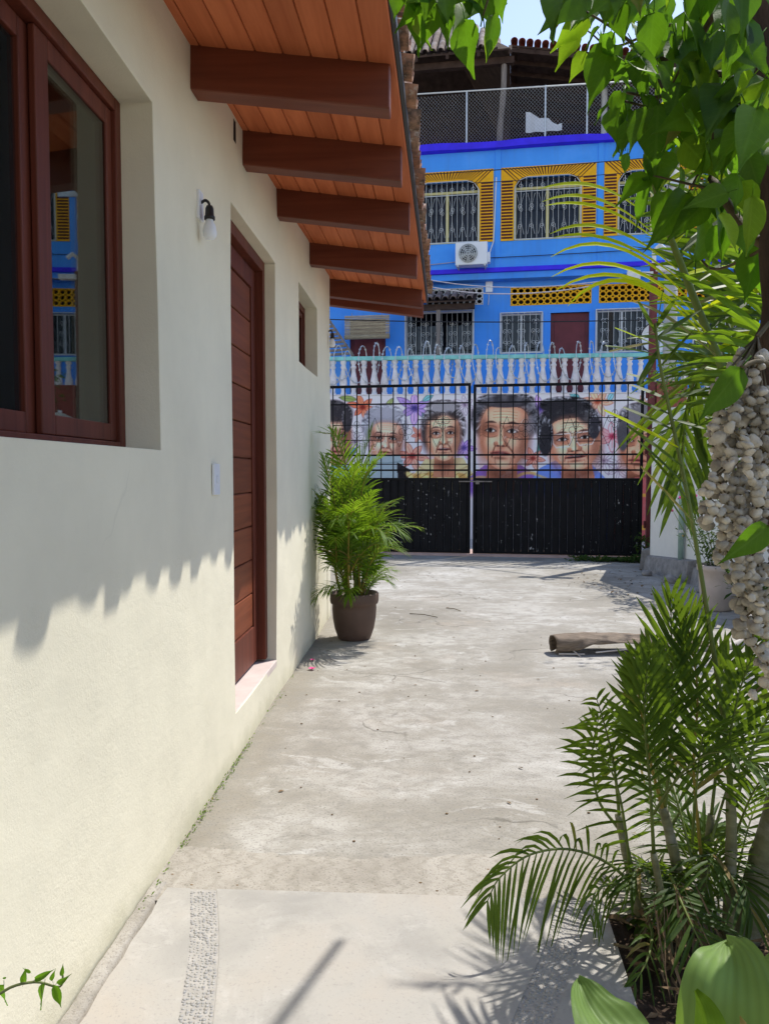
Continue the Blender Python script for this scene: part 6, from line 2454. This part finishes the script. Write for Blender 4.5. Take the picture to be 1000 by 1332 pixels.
for s_ in range(24):
    x0_ = 931 + 3.5 * s_ if s_ < 20 else rnd.uniform(935, 1000)
    bot = np.interp(x0_, [930, 945, 960, 975, 990, 1004], [690, 735, 785, 830, 880, 950]) + rnd.uniform(-45, 15)
    y = rnd.uniform(452, 520)
    dp = 1.20 + .012 * ((s_ * 7) % 12) + rnd.uniform(-.01, .01)
    ph, ph2 = rnd.uniform(0, 6), rnd.uniform(0, 6)
    path = [at(985, 438, 1.30)]
    while y < bot:
        spread = min(1.0, max(0, (y - 440)) / 110)
        x = 978 + (x0_ - 978) * (.35 + .65 * spread) + 14 * math.sin(y * .036 + ph) + 9 * math.sin(y * .09 + ph2) + rnd.uniform(-4, 4)
        p = at(x, y, dp + .03 * math.sin(y * .03 + ph2))
        path.append(p)
        r_ = rnd.uniform(.0058, .0090) * (1.35 if rnd.random() < .10 else 1)
        sc_l = (r_ * rnd.uniform(.9, 1.25), r_ * rnd.uniform(.85, 1.1), r_ * rnd.uniform(.72, 1.0))
        rt = (rnd.uniform(-.9, .9), rnd.uniform(-.9, .9), rnd.uniform(0, 6))
        if s_ % 2 == 0 and ns < 290:
            link("shell", shms[rnd.randint(0, 3)], sh, loc=p - so, rot=rt, scale=sc_l)
            ns += 1
        else:
            from mathutils import Euler
            mt = Euler(rt).to_matrix()
            rest.add([p + mt @ Vector((v[0] * sc_l[0], v[1] * sc_l[1], v[2] * sc_l[2])) for v in SHV], SHF)
        y += r_ * 1000 / dp * rnd.uniform(1.35, 2.2)
    if len(path) > 2:
        g.tube(path, .0018, 3)
tag(build("shells", rest, M['shell'], sh, True, world=True), kind='stuff')
g.tube([at(985, 438, 1.30), at(1000, 420, 1.36), at(1018, 415, 1.40)], .004, 5)
build("string", g, M['twig'], sh, world=True)

# ---- broad garden leaves in the near corner
bp = thing("broad_leaf_plant", "low plant with big glossy oval leaves at the near corner of the bed", "plant", (.62, 1.10, -.03))


def blade(pts, wd, fold, mat, par, nrm, nm="leaf"):
    sp = spline(pts, 5)
    m = len(sp)
    P = []
    for k, p in enumerate(sp):
        u = k / (m - 1)
        T = (sp[min(k + 1, m - 1)] - sp[max(k - 1, 0)]).normalized()
        S = T.cross(nrm).normalized()
        N_ = S.cross(T)
        w = wd * (math.sin(math.pi * min(1, max(0, u)) ** .75) ** .72 + .01)
        row = []
        for j in range(37):
            s_ = (j - 18) / 18
            rip = .006 * wd * math.cos(j * math.pi / 2) + .05 * wd * math.sin(u * 17 + s_ * 5) * abs(s_) + .07 * wd * math.sin(u * 6 + s_ * 3)
            row.append(p + S * (w * s_) + N_ * (fold * w * abs(s_) + rip - .25 * fold * w * s_ * s_))
        P.append(row)
    o = build(nm, MB().grid(P), mat, par, True, world=True)
    at2 = o.data.attributes.new('stripe', 'FLOAT', 'POINT')
    nc = len(P[0])
    at2.data.foreach_set('value', [(1.0 if (k % nc) % 4 == 0 else (.35 if (k % nc) % 2 else 0.0)) for k in range(len(P) * nc)])
    return o


blade([at(955, 1470, 1.30), at(948, 1400, 1.22), at(950, 1310, 1.20), at(953, 1255, 1.24), at(945, 1222, 1.30)], .078, .30, M['leaf_broad'], bp, Vector((-.3, -.75, .6)))
blade([at(860, 1430, 1.15), at(815, 1372, 1.17), at(775, 1320, 1.22), at(752, 1272, 1.28)], .060, .35, M['leaf_broad'], bp, Vector((.25, -.6, .75)))
blade([at(945, 1460, 1.05), at(925, 1380, 1.08), at(918, 1320, 1.12), at(905, 1288, 1.16)], .030, .4, M['leaf_sun'], bp, Vector((.3, -.8, .4)))
blade([at(985, 1450, 1.1), at(975, 1370, 1.1), at(962, 1322, 1.12)], .014, .4, M['stemyellow'], bp, Vector((.3, -.8, .4)))
blade([at(1080, 1420, 1.3), at(1060, 1330, 1.3), at(1020, 1270, 1.34), at(992, 1250, 1.38)], .05, .3, M['leaf_broad'], bp, Vector((-.4, -.6, .6)))
g = MB()
for q in (at(955, 1470, 1.30), at(860, 1430, 1.15), at(945, 1460, 1.05), at(985, 1450, 1.1), at(1080, 1420, 1.3)):
    g.tube(spline([(.62, 1.10, -.04), ((.62 + q.x) / 2, (1.10 + q.y) / 2, q.z * .6), q], 4), .007, 6)
build("stem", g, M['stemgreen'], bp, True, world=True)

# ---- moss at the wall foot
g = MB()
for i in range(240):
    y = 2.75 + 1.1 * rnd.random() if i % 3 else rnd.uniform(2.2, 5.2)
    p = Vector((-.912 + abs(rnd.gauss(0, .012)), y, rnd.uniform(0, .018)))
    leaflet(g, p, Vector((rnd.uniform(0, 1), rnd.uniform(-1, 1), rnd.uniform(.1, .9))), UPV, rnd.uniform(.006, .018), .0035, .1, .2, 2)
tag(build("moss", g, M['leaf_palm']), kind='stuff')

# ---- little leafy sprig at the foot of the wall, bottom left
lp = thing("leafy_sprig", "small leafy sprig at the bottom left beside the house foot", "plant", (-.80, 1.22, .0))
st = spline([(-.80, 1.22, -.02), (-.80, 1.24, .25), at(-30, 1330, 1.30), at(5, 1290, 1.32), at(45, 1278, 1.34), at(78, 1284, 1.36), at(82, 1262, 1.36)], 5)
build("stem", MB().tube(st, [.004 * (1 - .6 * i / (len(st) - 1)) for i in range(len(st))], 5), M['greentwig'], lp, True, world=True)
for a, b, wf in (((5, 1282), (0, 1312), 1.0), ((30, 1280), (32, 1262), .8), ((45, 1275), (70, 1262), .5), ((58, 1281), (50, 1314), .9), ((70, 1282), (80, 1312), .6), ((74, 1280), (90, 1272), .7), ((80, 1270), (82, 1255), .6), ((66, 1276), (72, 1262), .6), ((0, 1285), (-14, 1272), .9), ((40, 1266), (30, 1260), .6), ((8, 1272), (2, 1274), .8)):
    put_leaf(rnd.choice(LM), at(*a, 1.34), at(*b, 1.34), rn(.6), wf, lp)

# ---- dry palm sheath lying on the drive
ds = thing("dry_palm_sheath", "curled dry brown palm sheath lying on the concrete drive", "palm sheath", (1.5, 6.05, 0))
ctr = spline([(.99, 5.96, .075), (1.12, 5.99, .080), (1.30, 6.03, .075), (1.55, 6.06, .065), (1.85, 6.09, .05), (2.10, 6.12, .035), (2.32, 6.18, .03)], 5)
m = len(ctr)
P = []
rr_ = random.Random(4)
for i, c in enumerate(ctr):
    u = i / (m - 1)
    r_ = float(np.interp(u, [0, .15, .35, .6, .85, 1], [.072, .085, .118, .105, .055, .016]))
    A0 = float(np.interp(u, [0, .12, .3, .6, 1], [-75, -60, 8, 28, 20]))
    A1 = float(np.interp(u, [0, .12, .3, .6, 1], [250, 225, 196, 178, 165]))
    T = (ctr[min(i + 1, m - 1)] - ctr[max(i - 1, 0)]).normalized()
    S = Vector((-T.y, T.x, 0)).normalized()
    row = []
    for k in range(17):
        a = R(A0 + (A1 - A0) * k / 16)
        rk = r_ * (1 + .05 * math.sin(k * 1.3 + i * .5) + .04 * math.sin(k * 2.6 - i * .3) + rr_.uniform(-.015, .015))
        flare = 1.0 + (.35 if k < 2 else 0) * max(0, 1 - abs(u - .2) * 6)
        p = c - S * (rk * flare * math.cos(a) * 1.15) + Vector((0, 0, rk * math.sin(a) * (.95 - .32 * min(1, u * 3)) + .014 * u * math.sin(k * 1.9 + i)))
        p.z = max(p.z, .005)
        row.append(p)
    P.append(row)
o = build("husk", MB().grid(P), M['sheath'], ds, True, world=True)
md = o.modifiers.new("thickness", 'SOLIDIFY')
md.thickness = .006
st = spline([(2.20, 6.13, .02), (2.45, 6.2, .025), (2.66, 6.45, .09), (2.78, 6.7, .20), (2.86, 6.9, .34)], 5)
build("stalk", MB().tube(st, [.03 - .012 * i / (len(st) - 1) for i in range(len(st))], 8), M['sheathpale'], ds, True, world=True)
g = MB()
for a, b in (((1.02, 5.86, .02), (1.22, 5.88, .015)), ((1.18, 5.84, .005), (1.12, 5.92, .05)), ((1.3, 5.88, .03), (1.72, 5.95, .06))):
    g.tube([a, b], .006, 5)
build("splinter", g, M['sheathpale'], ds, world=True)

# ---- right hand wall: pale pot with a shrub, low bushes, weeds, vine, bougainvillea
def leafy(par, name, stems, leaf_n, size, mat, rnd, spread=.06, stem_mat=None, r=.004, kindstuff=True):
    sg, lg = MB(), MB()
    for pts in stems:
        s_ = spline(pts, 5)
        sg.tube(s_, [r * (1 - .7 * i / (len(s_) - 1)) for i in range(len(s_))], 4)
        for i in range(leaf_n):
            k = rnd.randint(int(len(s_) * .2), len(s_) - 1)
            p = s_[k] + Vector((rnd.gauss(0, spread), rnd.gauss(0, spread), rnd.gauss(0, spread * .7)))
            d = Vector((rnd.uniform(-1, 1), rnd.uniform(-1, 1), rnd.uniform(-.6, .7)))
            L_ = size * rnd.uniform(.6, 1.3)
            leaflet(lg, p, d, Vector((rnd.uniform(-.5, .5), rnd.uniform(-.8, .2), 1)), L_, L_ * .24, .2, .2, 2)
    build("stem", sg, stem_mat or M['greentwig'], par, True, world=True)
    o = build("leaves", lg, mat, par, world=True)
    if kindstuff:
        o['kind'] = 'stuff'
    return o


rnd = random.Random(90)
PO = Vector((2.98, 7.98, 0))
ps = thing("potted_shrub", "pale clay pot with a thin stemmed small leaved shrub by the white wall", "potted plant", PO)
build("pot", MB().lathe([(0, 0), (.135, 0), (.15, .02), (.172, .25), (.180, .40), (.196, .41), (.200, .46), (.188, .465), (.176, .41), (0, .40)], 24), M['potpale'], ps, smooth=True)
build("soil", MB().lathe([(0, .415), (.178, .412)], 16), M['soil'], ps)
stems = []
for i in range(15):
    a = rnd.uniform(0, 6.28)
    h = rnd.uniform(.4, .85)
    stems.append([PO + Vector((.06 * math.cos(a), .06 * math.sin(a), .40)), PO + Vector((.13 * math.cos(a) - .05, .13 * math.sin(a), .40 + h * .5)), PO + Vector((.26 * math.cos(a) - .12, .22 * math.sin(a), .40 + h))])
leafy(ps, "shrub", stems, 34, .05, M['leaf_weed'], rnd, .035)
g = MB()
for i in range(9):
    p = PO + Vector((rnd.uniform(-.5, -.1), rnd.uniform(-.1, .1), rnd.uniform(.9, 1.25)))
    for k in range(5):
        a = k * 1.257
        leaflet(g, p, Vector((math.cos(a), -.3, math.sin(a))), Vector((0, -1, 0)), .018, .007, 0, .1, 2)
build("blossom", g, M['flower'], ps, world=True)

wb = thing("low_bush", "low dark green bush between the pale pot and the white wall", "bush", (3.18, 7.35, 0))
stems = []
for i in range(16):
    a = rnd.uniform(0, 6.28)
    stems.append([Vector((3.18, 7.35, 0)), Vector((3.18 + .12 * math.cos(a), 7.35 + .12 * math.sin(a), .22)), Vector((3.16 + .30 * math.cos(a), 7.35 + .30 * math.sin(a), rnd.uniform(.3, .62)))])
leafy(wb, "bush", stems, 22, .10, M['leaf_weed'], rnd, .06)

wd_o = MB()
sw = MB()
for i in range(620):
    u = rnd.random()
    p = Vector(gx(1.55 + 1.75 * u ** .6, -.28 - .25 * rnd.random() - .25 * u, 0))
    h = (.05 + .28 * max(0, u - .35) * 1.3) * rnd.uniform(.3, 1)
    for k in range(3):
        d = Vector((rnd.uniform(-1, 1), rnd.uniform(-1, 1), rnd.uniform(-.2, .9)))
        L_ = rnd.uniform(.03, .085)
        leaflet(wd_o, p + Vector((rnd.gauss(0, .03), rnd.gauss(0, .03), h)), d, Vector((0, -.5, 1)), L_, L_ * .25, .25, .2, 2)
tag(build("weeds", wd_o, M['leaf_weed']), kind='stuff')
gb = thing("weed_bush", "knee high weed bush growing at the foot of the gate post", "bush", gx(2.95, -.35, 0))
b0 = Vector(gx(2.95, -.35, 0))
stems = []
for i in range(14):
    a = rnd.uniform(0, 6.28)
    stems.append([b0, b0 + Vector((.15 * math.cos(a), .12 * math.sin(a), .14)), b0 + Vector((.34 * math.cos(a), .26 * math.sin(a), rnd.uniform(.2, .46)))])
leafy(gb, "bush", stems, 26, .085, M['leaf_weed'], rnd, .06)

hv = thing("hanging_vine", "thin dark vine hanging down the white wall behind the palm leaf", "vine", (3.50, 9.1, 2.29))
stems = [[Vector((3.58, 9.1, 2.29)), Vector((3.50, 9.1, 2.25)), Vector((3.49, 9.05, 1.8)), Vector((3.46, 9.1, 1.5)), Vector((3.48, 9.1, .95))], [Vector((3.55, 9.35, 2.29)), Vector((3.46, 9.35, 2.2)), Vector((3.44, 9.3, 1.8)), Vector((3.36, 9.2, 1.55)), Vector((3.40, 9.15, 1.25))]]
leafy(hv, "vine", stems, 46, .045, M['leaf_weed'], rnd, .03, M['twig'])
tt_ = thing("wall_top_plant", "trailing green plant spilling over the top of the white wall", "plant", (3.44, 10.2, 2.28))
stems = []
for i in range(26):
    y = rnd.uniform(9.3, 11.3)
    stems.append([Vector((3.46 + (10.2 - y) * .16, y, 2.27)), Vector((3.38, y, 2.26 + rnd.uniform(.25, .6))), Vector((3.28 + rnd.uniform(-.1, .2), y + rnd.uniform(-.2, .2), 2.3 + rnd.uniform(-.1, .7)))])
leafy(tt_, "plant", stems, 26, .07, M['leaf_weed'], rnd, .07)

bg = thing("bougainvillea", "bougainvillea with magenta flowers rising behind the white wall", "bougainvillea", (4.35, 7.0, 0))
B0 = Vector((4.35, 7.0, 0))
stems = [[B0, B0 + Vector((.0, 0, 2.0)), B0 + Vector((-.6 + .22 * i, rnd.uniform(-.3, .5), 3.2)), B0 + Vector((-1.25 + .33 * i, rnd.uniform(-.5, .9), rnd.uniform(3.6, 4.4)))] for i in range(7)]
leafy(bg, "crown", stems, 130, .075, M['leaf_weed'], rnd, .20, M['twig'], .022)
g = MB()
for i in range(420):
    s_ = stems[rnd.randint(0, 6)]
    p = s_[3].lerp(s_[2], rnd.random() * .8) + Vector((rnd.gauss(0, .2), rnd.gauss(0, .2), rnd.gauss(0, .18)))
    for k in range(3):
        a = k * 2.09 + rnd.random()
        leaflet(g, p, Vector((math.cos(a), -.3, math.sin(a))), Vector((0, -1, .2)), .05, .02, 0, .15, 2)
build("blossom", g, M['flower'], bg, world=True)

# ---- small things on the ground
for i, (x, y, lab) in enumerate(((-.80, 5.36, "larger pink petal on the concrete near the potted palm"), (-.835, 5.62, "smaller wine pink petal lying close to the house wall"))):
    g = MB()
    for k in range(4):
        a = k * 1.6 + .4
        leaflet(g, Vector((0, 0, .004)), Vector((math.cos(a), math.sin(a), .55)), UPV, .034 - .010 * i, .015, .1, .25, 3)
    o = build("petal", g, M['petal'])
    o.location = (x, y, .0)
    tag(o, lab, "petal", "fallen pink petals")
g = MB()
rnd = random.Random(8)
for i in range(150):
    x, y = rnd.uniform(-.85, 3.2), 2.9 + 9.6 * rnd.random() ** .8
    L_ = rnd.uniform(.008, .035)
    a = rnd.uniform(0, 6.28)
    leaflet(g, Vector((x, y, .004)), Vector((math.cos(a), math.sin(a), rnd.uniform(.05, .3))), UPV, L_, L_ * rnd.uniform(.1, .35), .1, .25, 2)
for i in range(70):
    x, y = rnd.uniform(2.0, 3.1), rnd.uniform(8.6, 11.5)
    L_ = rnd.uniform(.02, .06)
    a = rnd.uniform(0, 6.28)
    leaflet(g, Vector((x, y, .004)), Vector((math.cos(a), math.sin(a), rnd.uniform(.1, .6))), UPV, L_, L_ * rnd.uniform(.2, .4), .1, .25, 2)
for i in range(260):
    x, y = rnd.uniform(-.88, 3.0), 2.5 + 9.6 * rnd.random() ** 1.5
    r_ = rnd.uniform(.0015, .006)
    a = rnd.uniform(0, 6.28)
    g.add([(x + r_ * q[0] * 1.3, y + r_ * q[1], .003 + r_ * .6 * q[2]) for q in IV], IF)
tag(build("dry_leaf_crumbs", g, M['dryleaf']), kind='stuff')
for i, (a, b, lab) in enumerate((((-.15, 7.55, .008), (.12, 7.35, .012), "thin dry twig on the drive right of the potted palm"), ((.55, 2.20, .03), (.72, 2.12, .015), "dark bent twig poking over the patio edge"), ((.22, 7.9, .006), (.36, 7.7, .01), "short dry twig on the drive beyond the potted palm"))):
    a, b = Vector(a), Vector(b)
    m_ = (a + b) / 2
    o = build("twig", MB().tube([a - m_, Vector((.01, .008, .006)), b - m_], .004 if i != 1 else .0045, 5), M['twig'])
    o.location = m_
    tag(o, lab, "twig")
